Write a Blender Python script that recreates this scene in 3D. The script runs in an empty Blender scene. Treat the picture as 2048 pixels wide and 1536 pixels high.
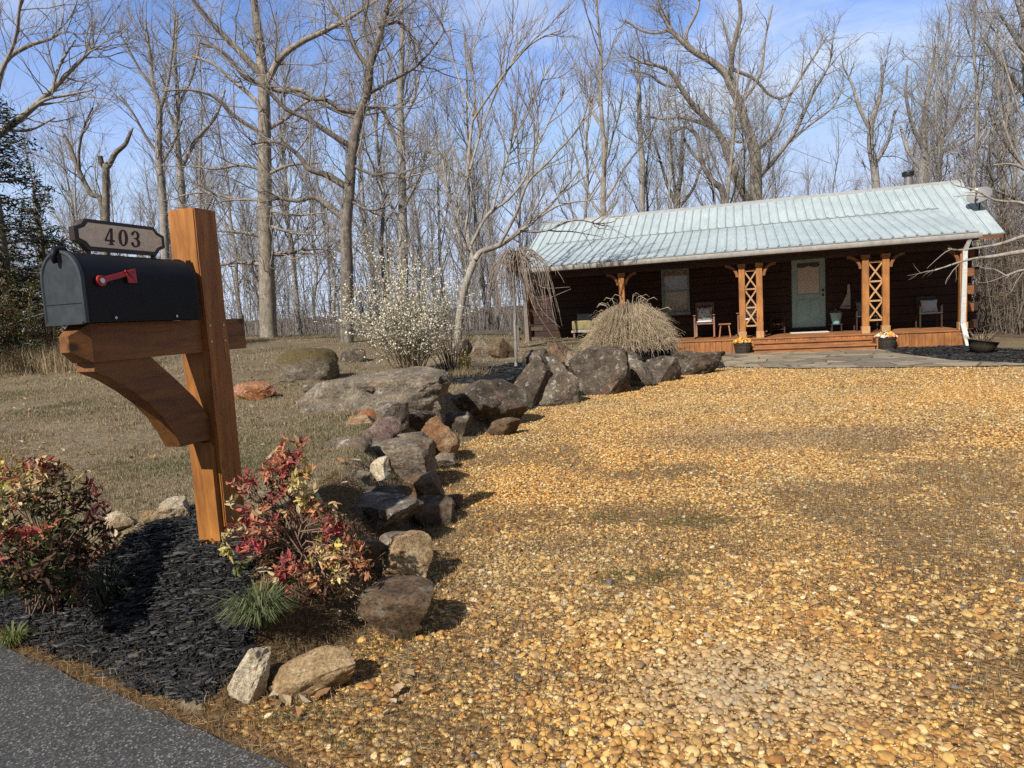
import bpy, bmesh, math, random
import numpy as np
from mathutils import Vector, Matrix, noise as mnoise

scene = bpy.context.scene
COL = scene.collection
PI = math.pi
RAD = math.radians

# ------------------------------------------------------------------ camera model
FPX, PITCH, ROLL, H = 1356.0, 0.1019, 0.0577, 1.39
_c, _s = math.cos(PITCH), math.sin(PITCH)
FW = np.array([0, _c, -_s]); _u0 = np.array([0, _s, _c]); _r0 = np.array([1.0, 0, 0])
RT = _r0 * math.cos(ROLL) - _u0 * math.sin(ROLL)
UP = _u0 * math.cos(ROLL) + _r0 * math.sin(ROLL)
CAM = np.array([0, 0, H])

def ray(px, py):
    return FW + RT * (px - 1024) / FPX + UP * (768 - py) / FPX
def atz(px, py, z):
    d = ray(px, py); return CAM + d * (z - H) / d[2]
def aty(px, py, y):
    d = ray(px, py); return CAM + d * y / d[1]

cd = bpy.data.cameras.new('camera'); cam = bpy.data.objects.new('camera', cd); COL.objects.link(cam)
cd.sensor_width = 36; cd.lens = FPX / 2048 * 36; cd.clip_start = 0.05; cd.clip_end = 2000
m = Matrix.Identity(4)
for i in range(3):
    m[i][0], m[i][1], m[i][2], m[i][3] = RT[i], UP[i], -FW[i], CAM[i]
cam.matrix_world = m
scene.camera = cam

# ------------------------------------------------------------------ object helpers
def tag(o, label=None, cat=None, group=None, kind=None):
    if label: o['label'] = label
    if cat: o['category'] = cat
    if group: o['group'] = group
    if kind: o['kind'] = kind
    return o

def empty(name, loc, rz=0.0):
    o = bpy.data.objects.new(name, None); COL.objects.link(o)
    o.location = loc; o.rotation_euler = (0, 0, rz); o.empty_display_size = 0.1
    return o

def mesh_obj(name, V, Fs, mat, parent=None, smooth=False, colors=None, loc=None):
    """V: (n,3) array; Fs: list of face index lists or (m,k) array"""
    me = bpy.data.meshes.new(name)
    V = np.asarray(V, dtype=np.float32)
    if isinstance(Fs, np.ndarray):
        mcount, k = Fs.shape
        me.vertices.add(len(V)); me.vertices.foreach_set('co', V.ravel())
        me.loops.add(mcount * k); me.loops.foreach_set('vertex_index', Fs.astype(np.int32).ravel())
        me.polygons.add(mcount)
        me.polygons.foreach_set('loop_start', np.arange(0, mcount * k, k, dtype=np.int32))
        me.update(calc_edges=True)
    else:
        me.from_pydata([tuple(map(float, v)) for v in V], [], [list(f) for f in Fs])
        me.update()
    me.polygons.foreach_set('use_smooth', np.full(len(me.polygons), bool(smooth)))
    if colors is not None:
        a = me.color_attributes.new('col', 'FLOAT_COLOR', 'POINT')
        c4 = np.ones((len(V), 4), dtype=np.float32); c4[:, :3] = colors
        a.data.foreach_set('color', c4.ravel())
    if mat: me.materials.append(mat)
    o = bpy.data.objects.new(name, me); COL.objects.link(o)
    if parent: o.parent = parent
    if loc is not None: o.location = loc
    return o

class MB:
    def __init__(s): s.v = []; s.f = []
    def add(s, vs, fs):
        n = len(s.v); s.v += [tuple(map(float, v)) for v in vs]; s.f += [[i + n for i in f] for f in fs]; return s
    def box(s, x0, x1, y0, y1, z0, z1, bev=0.0):
        if bev <= 0:
            vs = [(x0,y0,z0),(x1,y0,z0),(x1,y1,z0),(x0,y1,z0),(x0,y0,z1),(x1,y0,z1),(x1,y1,z1),(x0,y1,z1)]
            return s.add(vs, [(0,3,2,1),(4,5,6,7),(0,1,5,4),(1,2,6,5),(2,3,7,6),(3,0,4,7)])
        bm = bmesh.new(); bmesh.ops.create_cube(bm, size=1)
        for v in bm.verts:
            v.co = Vector(((x0+x1)/2 + v.co.x*(x1-x0), (y0+y1)/2 + v.co.y*(y1-y0), (z0+z1)/2 + v.co.z*(z1-z0)))
        bmesh.ops.bevel(bm, geom=bm.edges[:], offset=bev, segments=2, affect='EDGES', profile=0.6)
        return s.bm(bm)
    def bm(s, bm):
        bm.verts.index_update()
        s.add([v.co[:] for v in bm.verts], [[v.index for v in f.verts] for f in bm.faces]); bm.free(); return s
    def bar(s, a, b, w, t, upv=(0, 0, 1)):
        """rectangular bar a->b, width w along side, thickness t along upv-ish"""
        a = Vector(a); b = Vector(b); d = (b - a).normalized(); u = Vector(upv)
        if abs(d.dot(u)) > 0.98: u = Vector((1, 0, 0))
        sd = d.cross(u).normalized(); u = sd.cross(d).normalized()
        vs = []
        for p in (a, b):
            for i, j in ((-1,-1),(1,-1),(1,1),(-1,1)): vs.append(p + sd * (w/2*i) + u * (t/2*j))
        return s.add(vs, [(3,2,1,0),(4,5,6,7),(0,1,5,4),(1,2,6,5),(2,3,7,6),(3,0,4,7)])
    def prism(s, poly, axis, a0, a1):
        """extrude a 2-D outline: axis 'x': poly (y,z); 'y': poly (x,z); 'z': poly (x,y)"""
        def P(p, a):
            return (a, p[0], p[1]) if axis == 'x' else (p[0], a, p[1]) if axis == 'y' else (p[0], p[1], a)
        n = len(poly); vs = [P(p, a0) for p in poly] + [P(p, a1) for p in poly]
        fs = [list(range(n))[::-1], [i + n for i in range(n)]] + [(i, (i+1) % n, (i+1) % n + n, i + n) for i in range(n)]
        return s.add(vs, fs)
    def tube(s, pts, radii, sides=8, cap=True):
        pts = [Vector(p) for p in pts]
        if not hasattr(radii, '__len__'): radii = [radii] * len(pts)
        rings = []
        ref = None
        for i, p in enumerate(pts):
            d = (pts[min(i+1, len(pts)-1)] - pts[max(i-1, 0)]).normalized()
            if ref is None:
                ref = Vector((0,0,1)) if abs(d.z) < 0.9 else Vector((1,0,0))
            a = d.cross(ref).normalized(); b = a.cross(d).normalized(); ref = b
            rings.append([p + (a * math.cos(2*PI*k/sides) + b * math.sin(2*PI*k/sides)) * radii[i] for k in range(sides)])
        vs = [v for r in rings for v in r]; fs = []
        for i in range(len(pts)-1):
            for k in range(sides):
                k2 = (k+1) % sides
                fs.append((i*sides+k, i*sides+k2, (i+1)*sides+k2, (i+1)*sides+k))
        if cap:
            fs.append(list(range(sides))[::-1]); fs.append([(len(pts)-1)*sides + k for k in range(sides)])
        return s.add(vs, fs)
    def lathe(s, prof, c=(0,0,0), sides=24, cap=True):
        vs = []; fs = []
        for r, z in prof:
            for k in range(sides):
                vs.append((c[0] + r*math.cos(2*PI*k/sides), c[1] + r*math.sin(2*PI*k/sides), c[2] + z))
        for i in range(len(prof)-1):
            for k in range(sides):
                k2 = (k+1) % sides
                fs.append((i*sides+k, i*sides+k2, (i+1)*sides+k2, (i+1)*sides+k))
        if cap:
            fs.append(list(range(sides))[::-1]); fs.append([(len(prof)-1)*sides + k for k in range(sides)])
        return s.add(vs, fs)
    def build(s, name, mat, parent=None, smooth=False, loc=None):
        o = mesh_obj(name, np.array(s.v), s.f, mat, parent, smooth, loc=loc)
        if smooth == 'auto':
            pass
        return o

def smooth_by_angle(o, ang=40):
    me = o.data
    bm = bmesh.new(); bm.from_mesh(me); bmesh.ops.recalc_face_normals(bm, faces=bm.faces[:])
    for f in bm.faces: f.smooth = True
    for e in bm.edges:
        if len(e.link_faces) != 2 or e.calc_face_angle(3) > RAD(ang): e.smooth = False
    bm.to_mesh(me); bm.free(); me.update()
    return o

# ------------------------------------------------------------------ materials
def new_mat(name):
    m = bpy.data.materials.new(name); m.use_nodes = True
    nt = m.node_tree; b = nt.nodes['Principled BSDF']
    return m, nt, b
def N(nt, t, **kw):
    n = nt.nodes.new(t)
    for k, v in kw.items():
        if k in n.inputs: n.inputs[k].default_value = v
        else: setattr(n, k, v)
    return n
def ramp(nt, stops, interp='LINEAR'):
    n = nt.nodes.new('ShaderNodeValToRGB'); cr = n.color_ramp; cr.interpolation = interp
    while len(cr.elements) < len(stops): cr.elements.new(0.5)
    for e, (p, c) in zip(cr.elements, stops):
        e.position = p; e.color = (c[0], c[1], c[2], 1) if hasattr(c, '__len__') else (c, c, c, 1)
    return n
def coords(nt, kind='Object', scale=(1, 1, 1), rot=(0, 0, 0)):
    tc = nt.nodes.new('ShaderNodeTexCoord'); mp = nt.nodes.new('ShaderNodeMapping')
    mp.inputs['Scale'].default_value = scale; mp.inputs['Rotation'].default_value = rot
    nt.links.new(tc.outputs[kind], mp.inputs['Vector']); return mp.outputs[0]
def noise_tex(nt, vec, scale, detail=4, rough=0.6, dist=0.0):
    n = N(nt, 'ShaderNodeTexNoise', Scale=scale, Detail=detail, Roughness=rough, Distortion=dist)
    nt.links.new(vec, n.inputs['Vector']); return n.outputs['Fac']
def bump(nt, b, h, strength=0.3, dist=0.01):
    n = N(nt, 'ShaderNodeBump', Strength=strength, Distance=dist)
    nt.links.new(h, n.inputs['Height']); nt.links.new(n.outputs[0], b.inputs['Normal']); return n
def mixc(nt, fac, a, b_, blend='MIX'):
    n = nt.nodes.new('ShaderNodeMix'); n.data_type = 'RGBA'; n.blend_type = blend
    for sock, val in ((n.inputs[0], fac), (n.inputs[6], a), (n.inputs[7], b_)):
        if hasattr(val, 'links') or hasattr(val, 'is_linked'): nt.links.new(val, sock)
        elif hasattr(val, '__len__'): sock.default_value = (*val[:3], 1)
        else: sock.default_value = val
    return n.outputs[2]

def mat_wood(name, dark, light, axis='z', rough=0.65, scale=1.0, knots=True, coat=0.0):
    m, nt, b = new_mat(name)
    st = {'x': (0.12, 1, 1), 'y': (1, 0.12, 1), 'z': (1, 1, 0.12)}[axis]
    v = coords(nt, 'Object', tuple(k * scale for k in st))
    n1 = noise_tex(nt, v, 38, 6, 0.65, 0.6)
    n2 = noise_tex(nt, v, 9, 3, 0.5, 1.5)
    v2 = coords(nt, 'Object'); n3 = noise_tex(nt, v2, 2.2, 4, 0.6)
    add = N(nt, 'ShaderNodeMath', operation='ADD'); nt.links.new(n1, add.inputs[0]); nt.links.new(n2, add.inputs[1])
    mul = N(nt, 'ShaderNodeMath', operation='MULTIPLY'); nt.links.new(add.outputs[0], mul.inputs[0]); mul.inputs[1].default_value = 0.5
    r = ramp(nt, [(0.33, dark), (0.5, tuple((a + c) / 2 for a, c in zip(dark, light))), (0.66, light)])
    nt.links.new(mul.outputs[0], r.inputs[0])
    w = ramp(nt, [(0.3, 0.62), (0.7, 1.08)]); nt.links.new(n3, w.inputs[0])
    c = mixc(nt, 1.0, r.outputs[0], w.outputs[0], 'MULTIPLY')
    if knots:
        vo = N(nt, 'ShaderNodeTexVoronoi', Scale=4.5 * scale); 
        vk = coords(nt, 'Object', tuple(1.0 if k == 1 else 0.6 for k in st)); nt.links.new(vk, vo.inputs['Vector'])
        kr = ramp(nt, [(0.05, 1.0), (0.11, 0.0)]); nt.links.new(vo.outputs['Distance'], kr.inputs[0])
        c = mixc(nt, kr.outputs[0], c, tuple(k * 0.35 for k in dark))
    vc = coords(nt, 'Object', tuple(scale * (1.0 if k == 1 else .035) for k in st)); nc = noise_tex(nt, vc, 55, 3, .7, .15)
    ck = ramp(nt, [(.30, .30), (.37, 1.0)]); nt.links.new(nc, ck.inputs[0]); c = mixc(nt, 1.0, c, ck.outputs[0], 'MULTIPLY')
    nt.links.new(c, b.inputs['Base Color'])
    b.inputs['Roughness'].default_value = rough
    b.inputs['Coat Weight'].default_value = coat; b.inputs['Coat Roughness'].default_value = 0.4
    bump(nt, b, mul.outputs[0], 0.35, 0.006)
    return m

def mat_plain(name, col, rough=0.6, metal=0.0, var=0.25, scale=12, bmp=0.15, spec=0.5, dist=0.004):
    m, nt, b = new_mat(name)
    v = coords(nt, 'Object'); n = noise_tex(nt, v, scale, 5, 0.62)
    r = ramp(nt, [(0.3, tuple(c * (1 - var) for c in col)), (0.7, tuple(min(1, c * (1 + var)) for c in col))])
    nt.links.new(n, r.inputs[0]); nt.links.new(r.outputs[0], b.inputs['Base Color'])
    b.inputs['Roughness'].default_value = rough; b.inputs['Metallic'].default_value = metal
    b.inputs['Specular IOR Level'].default_value = spec
    if bmp: bump(nt, b, n, bmp, dist)
    return m

def mat_attr(name, rough=0.8, spec=0.3, transl=0.0, nscale=0, namt=0.3, bmp=0.0):
    """colour comes from the per-piece colour attribute (each pebble, leaf or blade has its own colour)"""
    m, nt, b = new_mat(name)
    a = N(nt, 'ShaderNodeAttribute', attribute_name='col')
    c = a.outputs['Color']
    if nscale:
        v = coords(nt, 'Object'); n = noise_tex(nt, v, nscale, 3, 0.6)
        r = ramp(nt, [(0.3, 1 - namt), (0.7, 1 + namt * 0.6)]); nt.links.new(n, r.inputs[0])
        c = mixc(nt, 1.0, c, r.outputs[0], 'MULTIPLY')
        if bmp: bump(nt, b, n, bmp, 0.003)
    nt.links.new(c, b.inputs['Base Color'])
    b.inputs['Roughness'].default_value = rough; b.inputs['Specular IOR Level'].default_value = spec
    if transl:
        tr = nt.nodes.new('ShaderNodeBsdfTranslucent'); nt.links.new(c, tr.inputs['Color'])
        mx = nt.nodes.new('ShaderNodeMixShader'); mx.inputs[0].default_value = transl
        nt.links.new(b.outputs[0], mx.inputs[1]); nt.links.new(tr.outputs[0], mx.inputs[2])
        nt.links.new(mx.outputs[0], nt.nodes['Material Output'].inputs['Surface'])
    return m

def mat_rock(name, cols, lichen=0.0, moss=0.0, strata=0.0, scale=1.0, rust=0.0):
    m, nt, b = new_mat(name)
    v = coords(nt, 'Object')
    oi = N(nt, 'ShaderNodeObjectInfo')
    off = N(nt, 'ShaderNodeVectorMath', operation='ADD'); nt.links.new(v, off.inputs[0])
    mulv = N(nt, 'ShaderNodeMath', operation='MULTIPLY'); nt.links.new(oi.outputs['Random'], mulv.inputs[0]); mulv.inputs[1].default_value = 40
    nt.links.new(mulv.outputs[0], off.inputs[1]); v = off.outputs[0]
    n1 = noise_tex(nt, v, 5 * scale, 8, 0.7, 0.3); n2 = noise_tex(nt, v, 42 * scale, 6, 0.75); n3 = noise_tex(nt, v, 2.4 * scale, 5, 0.65, 0.8)
    r = ramp(nt, [(0.3, cols[0]), (0.5, cols[1]), (0.68, cols[2])]); nt.links.new(n1, r.inputs[0])
    sp = ramp(nt, [(0.34, 0.4), (0.5, 1.0), (0.66, 1.45)]); nt.links.new(n2, sp.inputs[0])
    c = mixc(nt, 1.0, r.outputs[0], sp.outputs[0], 'MULTIPLY')
    if rust:
        rr = ramp(nt, [(0.5, 0.0), (0.64, rust)]); nt.links.new(n3, rr.inputs[0])
        c = mixc(nt, rr.outputs[0], c, (0.21, 0.10, 0.045))
    if lichen:
        n4 = noise_tex(nt, v, 11 * scale, 7, 0.72, 0.5)
        lr = ramp(nt, [(0.56, 0.0), (0.63, lichen)]); nt.links.new(n4, lr.inputs[0])
        c = mixc(nt, lr.outputs[0], c, (0.42, 0.41, 0.36))
    if moss:
        g = nt.nodes.new('ShaderNodeNewGeometry'); sx = nt.nodes.new('ShaderNodeSeparateXYZ'); nt.links.new(g.outputs['Normal'], sx.inputs[0])
        ad = N(nt, 'ShaderNodeMath', operation='MULTIPLY_ADD'); nt.links.new(n1, ad.inputs[0]); ad.inputs[1].default_value = 1.2; nt.links.new(sx.outputs[2], ad.inputs[2])
        mr = ramp(nt, [(0.36, 0.0), (0.62, 1.0)])
        sc = N(nt, 'ShaderNodeMath', operation='MULTIPLY'); nt.links.new(ad.outputs[0], sc.inputs[0]); sc.inputs[1].default_value = 0.6
        nt.links.new(sc.outputs[0], mr.inputs[0])
        mm = N(nt, 'ShaderNodeMath', operation='MULTIPLY'); nt.links.new(mr.outputs[0], mm.inputs[0]); mm.inputs[1].default_value = moss
        mc = ramp(nt, [(0.35, (0.045, 0.036, 0.012)), (0.65, (0.13, 0.095, 0.035))]); nt.links.new(n2, mc.inputs[0])
        c = mixc(nt, mm.outputs[0], c, mc.outputs[0])
    nt.links.new(c, b.inputs['Base Color']); b.inputs['Roughness'].default_value = 0.9; b.inputs['Specular IOR Level'].default_value = 0.25
    ad = N(nt, 'ShaderNodeMath', operation='ADD'); nt.links.new(n1, ad.inputs[0]); nt.links.new(n2, ad.inputs[1])
    h = ad.outputs[0]
    if strata:
        w = N(nt, 'ShaderNodeTexWave', Scale=7.0 * scale, Distortion=9.0, Detail=4.0, bands_direction='Z'); nt.links.new(v, w.inputs['Vector'])
        a2 = N(nt, 'ShaderNodeMath', operation='MULTIPLY_ADD'); nt.links.new(w.outputs['Fac'], a2.inputs[0]); a2.inputs[1].default_value = strata; nt.links.new(h, a2.inputs[2]); h = a2.outputs[0]
    bump(nt, b, h, 0.9, 0.02)
    return m

# ------------------------------------------------------------------ light
SUN_AZ, SUN_EL = 212.4, 41.0
sl = bpy.data.lights.new('sun', 'SUN'); so = bpy.data.objects.new('sun', sl); COL.objects.link(so)
sl.energy = 5.0; sl.angle = RAD(0.53); sl.color = (1.0, 0.935, 0.83)
sd = Vector((math.sin(RAD(SUN_AZ)) * math.cos(RAD(SUN_EL)), math.cos(RAD(SUN_AZ)) * math.cos(RAD(SUN_EL)), math.sin(RAD(SUN_EL))))
so.rotation_euler = sd.to_track_quat('Z', 'Y').to_euler(); so.location = (-10, -10, 20)

w = bpy.data.worlds.new('World'); scene.world = w; w.use_nodes = True; nt = w.node_tree
bg = nt.nodes['Background']
sky = nt.nodes.new('ShaderNodeTexSky'); sky.sky_type = 'NISHITA'; sky.sun_disc = False
sky.sun_elevation = RAD(SUN_EL); sky.sun_rotation = RAD(SUN_AZ); sky.air_density = 1.0; sky.dust_density = 0.3; sky.ozone_density = 2.5; sky.altitude = 300
v = coords(nt, 'Generated', (1.0, 1.0, 2.6), (0, 0, RAD(25)))
c1 = noise_tex(nt, v, 2.3, 7, 0.6, 0.5); 
cr = ramp(nt, [(0.38, 0.0), (0.53, 0.40), (0.70, 0.9)]); nt.links.new(c1, cr.inputs[0])
sc2 = coords(nt, 'Generated'); sx = nt.nodes.new('ShaderNodeSeparateXYZ'); nt.links.new(sc2, sx.inputs[0])
hz = ramp(nt, [(0.02, 0.85), (0.2, 0.50), (0.45, 0.0)]); nt.links.new(sx.outputs[2], hz.inputs[0])
mxm = N(nt, 'ShaderNodeMath', operation='MAXIMUM'); nt.links.new(cr.outputs[0], mxm.inputs[0]); nt.links.new(hz.outputs[0], mxm.inputs[1])
skyc = mixc(nt, 1.0, mixc(nt, 1.0, sky.outputs[0], (0.66, 1.06, 1.62), 'MULTIPLY'), (2.0, 4.0, 8.0), 'DARKEN')
zf = ramp(nt, [(0.5, 1.0), (0.8, 0.1)]); nt.links.new(sx.outputs[2], zf.inputs[0])
mz = N(nt, 'ShaderNodeMath', operation='MULTIPLY'); nt.links.new(mxm.outputs[0], mz.inputs[0]); nt.links.new(zf.outputs[0], mz.inputs[1])
cl = mixc(nt, mz.outputs[0], skyc, (6.4, 7.1, 8.2))
fy = ramp(nt, [(0.0, 1.0), (0.30, 0.0)]); nt.links.new(sx.outputs[1], fy.inputs[0])      # unseen sky to the south and overhead, greyed and dimmed to cut ambient light
fz = ramp(nt, [(0.62, 0.0), (0.85, 1.0)]); nt.links.new(sx.outputs[2], fz.inputs[0])
fm = N(nt, 'ShaderNodeMath', operation='MAXIMUM'); nt.links.new(fy.outputs[0], fm.inputs[0]); nt.links.new(fz.outputs[0], fm.inputs[1])
cl = mixc(nt, fm.outputs[0], cl, (1.7, 2.0, 2.5))
nt.links.new(cl, bg.inputs['Color']); bg.inputs['Strength'].default_value = 0.10

scene.view_settings.view_transform = 'Standard'; scene.view_settings.look = 'None'
scene.view_settings.exposure = 0.34; scene.view_settings.gamma = 1.0
scene.render.engine = 'CYCLES'
scene.cycles.max_bounces = 5; scene.cycles.diffuse_bounces = 2; scene.cycles.glossy_bounces = 2; scene.cycles.transparent_max_bounces = 6
scene.cycles.use_denoising = False
# ------------------------------------------------------------------ terrain
rng = np.random.default_rng(7)
def sstep(a, b, x):
    t = np.clip((x - a) / (b - a), 0, 1); return t * t * (3 - 2 * t)
BY = np.array([-3, 1.6, 2.2, 2.42, 2.8, 3.3, 4.2, 5.1, 5.7, 6.8, 8.5, 10.4, 11.1, 11.9, 13.5, 14.5, 16.5, 18.9, 22, 60])
BX = np.array([9, -.1, -1.0, -.93, -.66, -.47, -.50, -.54, -.55, -.62, .07, .65, 1.27, 1.9, 3.2, 4.55, 4.9, 5.2, 6.5, 20])
def xb(y): return np.interp(y, BY, BX)
RN = np.array([.523, .853]); RP = np.array([-2.49, 3.08])
def droad(x, y): return (x - RP[0]) * RN[0] + (y - RP[1]) * RN[1]
HO = np.array([8.81, 19.94, 0]); HA = RAD(18.68)
HU = np.array([math.cos(HA), -math.sin(HA), 0]); HN = np.array([-math.sin(HA), -math.cos(HA), 0])
def hlocal(x, y):
    return (x - HO[0]) * HU[0] + (y - HO[1]) * HU[1], (x - HO[0]) * HN[0] + (y - HO[1]) * HN[1]
def hw(u, n, z): return HO + HU * u + HN * n + np.array([0, 0, z])

_tab = rng.random((64, 64))
def vnoise(x, y):
    xi = np.floor(x).astype(int); yi = np.floor(y).astype(int); fx = x - xi; fy = y - yi
    fx = fx * fx * (3 - 2 * fx); fy = fy * fy * (3 - 2 * fy)
    g = lambda i, j: _tab[i % 64, j % 64]
    return (g(xi, yi) * (1 - fx) + g(xi + 1, yi) * fx) * (1 - fy) + (g(xi, yi + 1) * (1 - fx) + g(xi + 1, yi + 1) * fx) * fy
def fbm(x, y, o=4):
    s = 0; a = .5
    for k in range(o): s = s + a * vnoise(x * 2**k + 17 * k, y * 2**k + 31 * k); a *= .5
    return s / (1 - .5**o)

def Z(x, y):
    x = np.asarray(x, float); y = np.asarray(y, float)
    dB = xb(y) - x
    hl = .38 + .07 * sstep(2.9, 4.5, y) + sstep(8, 25, y) * (.25 * np.clip(1 - (x + 2) / 6, 0, 1) + .045 * np.maximum(0, -x))
    hl = hl + .03 * (fbm(x * .6, y * .6) - .5) * sstep(3, 6, y)
    s1 = sstep(.0, .72, droad(x, y)); s2 = sstep(.10 + .018 * np.clip(y, 0, 14), .42 + .06 * np.clip(y, 0, 14), dB)
    z = hl * np.minimum(s1, s2)
    z = z + .012 * (fbm(x * 3, y * 3) - .5)
    u, n = hlocal(x, y)
    # the ground falls away behind the crest and beyond the house, then rises in a far wooded slope
    back = sstep(26, 42, y + .12 * x) ; side = sstep(15, 26, x)
    drop = np.maximum(back, side * sstep(6, 14, y))
    z = z * (1 - drop) + drop * (-2.0)
    z = z + 5.0 * sstep(60, 130, np.hypot(x, y))
    return z

def P_in(poly, x, y):
    x = np.asarray(x); y = np.asarray(y); ins = np.zeros(x.shape, bool); n = len(poly); j = n - 1
    for i in range(n):
        xi, yi = poly[i]; xj, yj = poly[j]
        c = ((yi > y) != (yj > y)) & (x < (xj - xi) * (y - yi) / (yj - yi + 1e-12) + xi)
        ins ^= c; j = i
    return ins
FARX = np.array([3.5, 4.58, 5.68, 7.2, 8.79, 12, 20]); FARY = np.array([14.9, 14.48, 13.30, 12.45, 11.56, 9.6, 5])
def far_edge(x): return np.interp(x, FARX, FARY)
_pp = [(1450, 735), (1600, 738), (1800, 736.5), (2047, 733), (2150, 728), (2130, 722), (2047, 729), (1900, 722), (1800, 709), (1765, 701), (1745, 698.5), (1600, 701.5), (1440, 705)]
PATHPOLY = [tuple(atz(a, b, 0)[:2]) for a, b in _pp]
_rb = [(1765, 699), (1800, 709), (1900, 722), (2047, 729), (2150, 724), (2150, 695), (2047, 700), (1930, 690), (1790, 692)]
RBEDPOLY = [tuple(atz(a, b, 0)[:2]) for a, b in _rb]
UBED = [(-.9, 9.6), (-1.3, 10.6), (.0, 12.6), (2.0, 15.4), (4.7, 18.6), (5.4, 17.6), (4.6, 14.5), (3.3, 13.5), (1.9, 11.9), (1.2, 11.1), (.6, 10.4), (.15, 9.5)]
NBED = [tuple(atz(a, b, z_)[:2]) for a, b, z_ in [(-400, 1130, .1), (-40, 1225, .06), (60, 1285, .04), (280, 1378, .03), (425, 1396, .03), (490, 1330, .08), (505, 1250, .15), (535, 1150, .25), (520, 1075, .33), (470, 1035, .36), (400, 1030, .37), (330, 1050, .37), (230, 1072, .37), (100, 1060, .37), (-300, 1040, .37)]]

def zone(x, y):
    """0 driveway 1 lawn 2 mulch 3 woodland 4 verge (dry strip beside the road)"""
    x = np.asarray(x, float); y = np.asarray(y, float)
    wob = .10 * (fbm(x * 2.2 + 5, y * 2.2) - .5)
    zn = np.ones(x.shape, int)
    drv = (x > xb(y) - .08 - .016 * np.clip(y, 0, 14) + wob * .5) & (y < far_edge(x) + .1)
    zn[drv] = 0
    wb2 = .16 * (fbm(x * 7, y * 7 + 3) - .5)
    zn[P_in(NBED, x + wob + wb2, y + wob + wb2) & ~drv] = 2
    zn[P_in(UBED, x + wob, y - wob)] = 2
    zn[P_in(RBEDPOLY, x, y + wob)] = 2
    zn[(y < 4.3) & (zn == 1) & (droad(x, y) > -.5) & (x > -1.22 + wob)] = 4
    zn[(droad(x, y) < .045 + wob) & (x < xb(y) + .5)] = 4
    back = (y + .12 * x > 25.6 + 3 * wob) | (x > 13.5 + 4 * wob) & (y > 12)
    zn[back] = 3
    return zn

# polar grid round the camera, fine in front
rr = [0.0]; r = .25
while r < 420: rr.append(r); r *= 1.0 + (.016 if r < 30 else .05)
rr = np.array(rr[1:])
th = np.concatenate([np.arange(-62, 62, .36), np.arange(62, 298, 4.0)]) * PI / 180
nr, nth = len(rr), len(th)
RR, TH = np.meshgrid(rr, th, indexing='ij')
GX = (RR * np.sin(TH)).ravel(); GY = (RR * np.cos(TH)).ravel(); GZ = Z(GX, GY)
i0 = np.arange(nr - 1)[:, None] * nth + np.arange(nth)[None, :]
i1 = np.arange(nr - 1)[:, None] * nth + (np.arange(nth)[None, :] + 1) % nth
F4 = np.stack([i0, i1, i1 + nth, i0 + nth], -1).reshape(-1, 4)
cx = GX[F4].mean(1); cy = GY[F4].mean(1); fz = zone(cx, cy)

def ground_mat(name, cols, scales, rough=.95, bmp=.6, bd=.02, vor=0):
    m, nt, b = new_mat(name); v = coords(nt, 'Object')
    n1 = noise_tex(nt, v, scales[0], 5, .65); n2 = noise_tex(nt, v, scales[1], 5, .7)
    r = ramp(nt, [(.32, cols[0]), (.5, cols[1]), (.68, cols[2])]); nt.links.new(n2, r.inputs[0])
    wv = ramp(nt, [(.35, .72), (.65, 1.12)]); nt.links.new(n1, wv.inputs[0])
    c = mixc(nt, 1, r.outputs[0], wv.outputs[0], 'MULTIPLY'); h = n2
    if vor:
        vo = N(nt, 'ShaderNodeTexVoronoi', Scale=vor, Randomness=1.0); nt.links.new(v, vo.inputs['Vector'])
        sp = nt.nodes.new('ShaderNodeSeparateColor'); nt.links.new(vo.outputs['Color'], sp.inputs[0])
        cr = ramp(nt, [(0.0, (.20, .095, .03)), (.25, (.36, .19, .06)), (.5, (.47, .27, .09)), (.75, (.60, .38, .14)), (.92, (.64, .47, .23)), (1, (.2, .19, .19))]); nt.links.new(sp.outputs[0], cr.inputs[0])
        dk = ramp(nt, [(.45, 1.0), (.75, .35)]); nt.links.new(vo.outputs['Distance'], dk.inputs[0])
        c2 = mixc(nt, 1, cr.outputs[0], dk.outputs[0], 'MULTIPLY')
        nb = noise_tex(nt, v, .55, 5, .62, .4); nr_ = ramp(nt, [(.36, .05), (.52, .9)]); nt.links.new(nb, nr_.inputs[0])
        c = mixc(nt, nr_.outputs[0], c, c2)
        inv = N(nt, 'ShaderNodeMath', operation='MULTIPLY_ADD'); nt.links.new(vo.outputs['Distance'], inv.inputs[0]); inv.inputs[1].default_value = -1; inv.inputs[2].default_value = 1
        h = inv.outputs[0]
    nt.links.new(c, b.inputs['Base Color']); b.inputs['Roughness'].default_value = rough; b.inputs['Specular IOR Level'].default_value = .2
    bump(nt, b, h, bmp, bd); return m
M_drive = ground_mat('gravel_ground', [(.085, .045, .018), (.19, .105, .038), (.31, .18, .07)], (1.2, 30), vor=42, bmp=1.0)
M_lawn = ground_mat('lawn_ground', [(.075, .055, .034), (.17, .13, .08), (.30, .245, .16)], (.7, 26))
M_mulch = ground_mat('mulch_ground', [(.006, .006, .007), (.014, .014, .015), (.035, .034, .034)], (2, 40), bmp=1.0)
M_wood = ground_mat('leaf_litter', [(.05, .035, .024), (.10, .07, .048), (.17, .125, .085)], (.5, 9))
M_verge = ground_mat('dry_verge', [(.045, .028, .014), (.11, .07, .033), (.21, .135, .065)], (3, 45))
GNAMES = [('driveway', M_drive), ('lawn', M_lawn), ('mulch_bed', M_mulch), ('woodland_floor', M_wood), ('road_verge', M_verge)]
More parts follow.
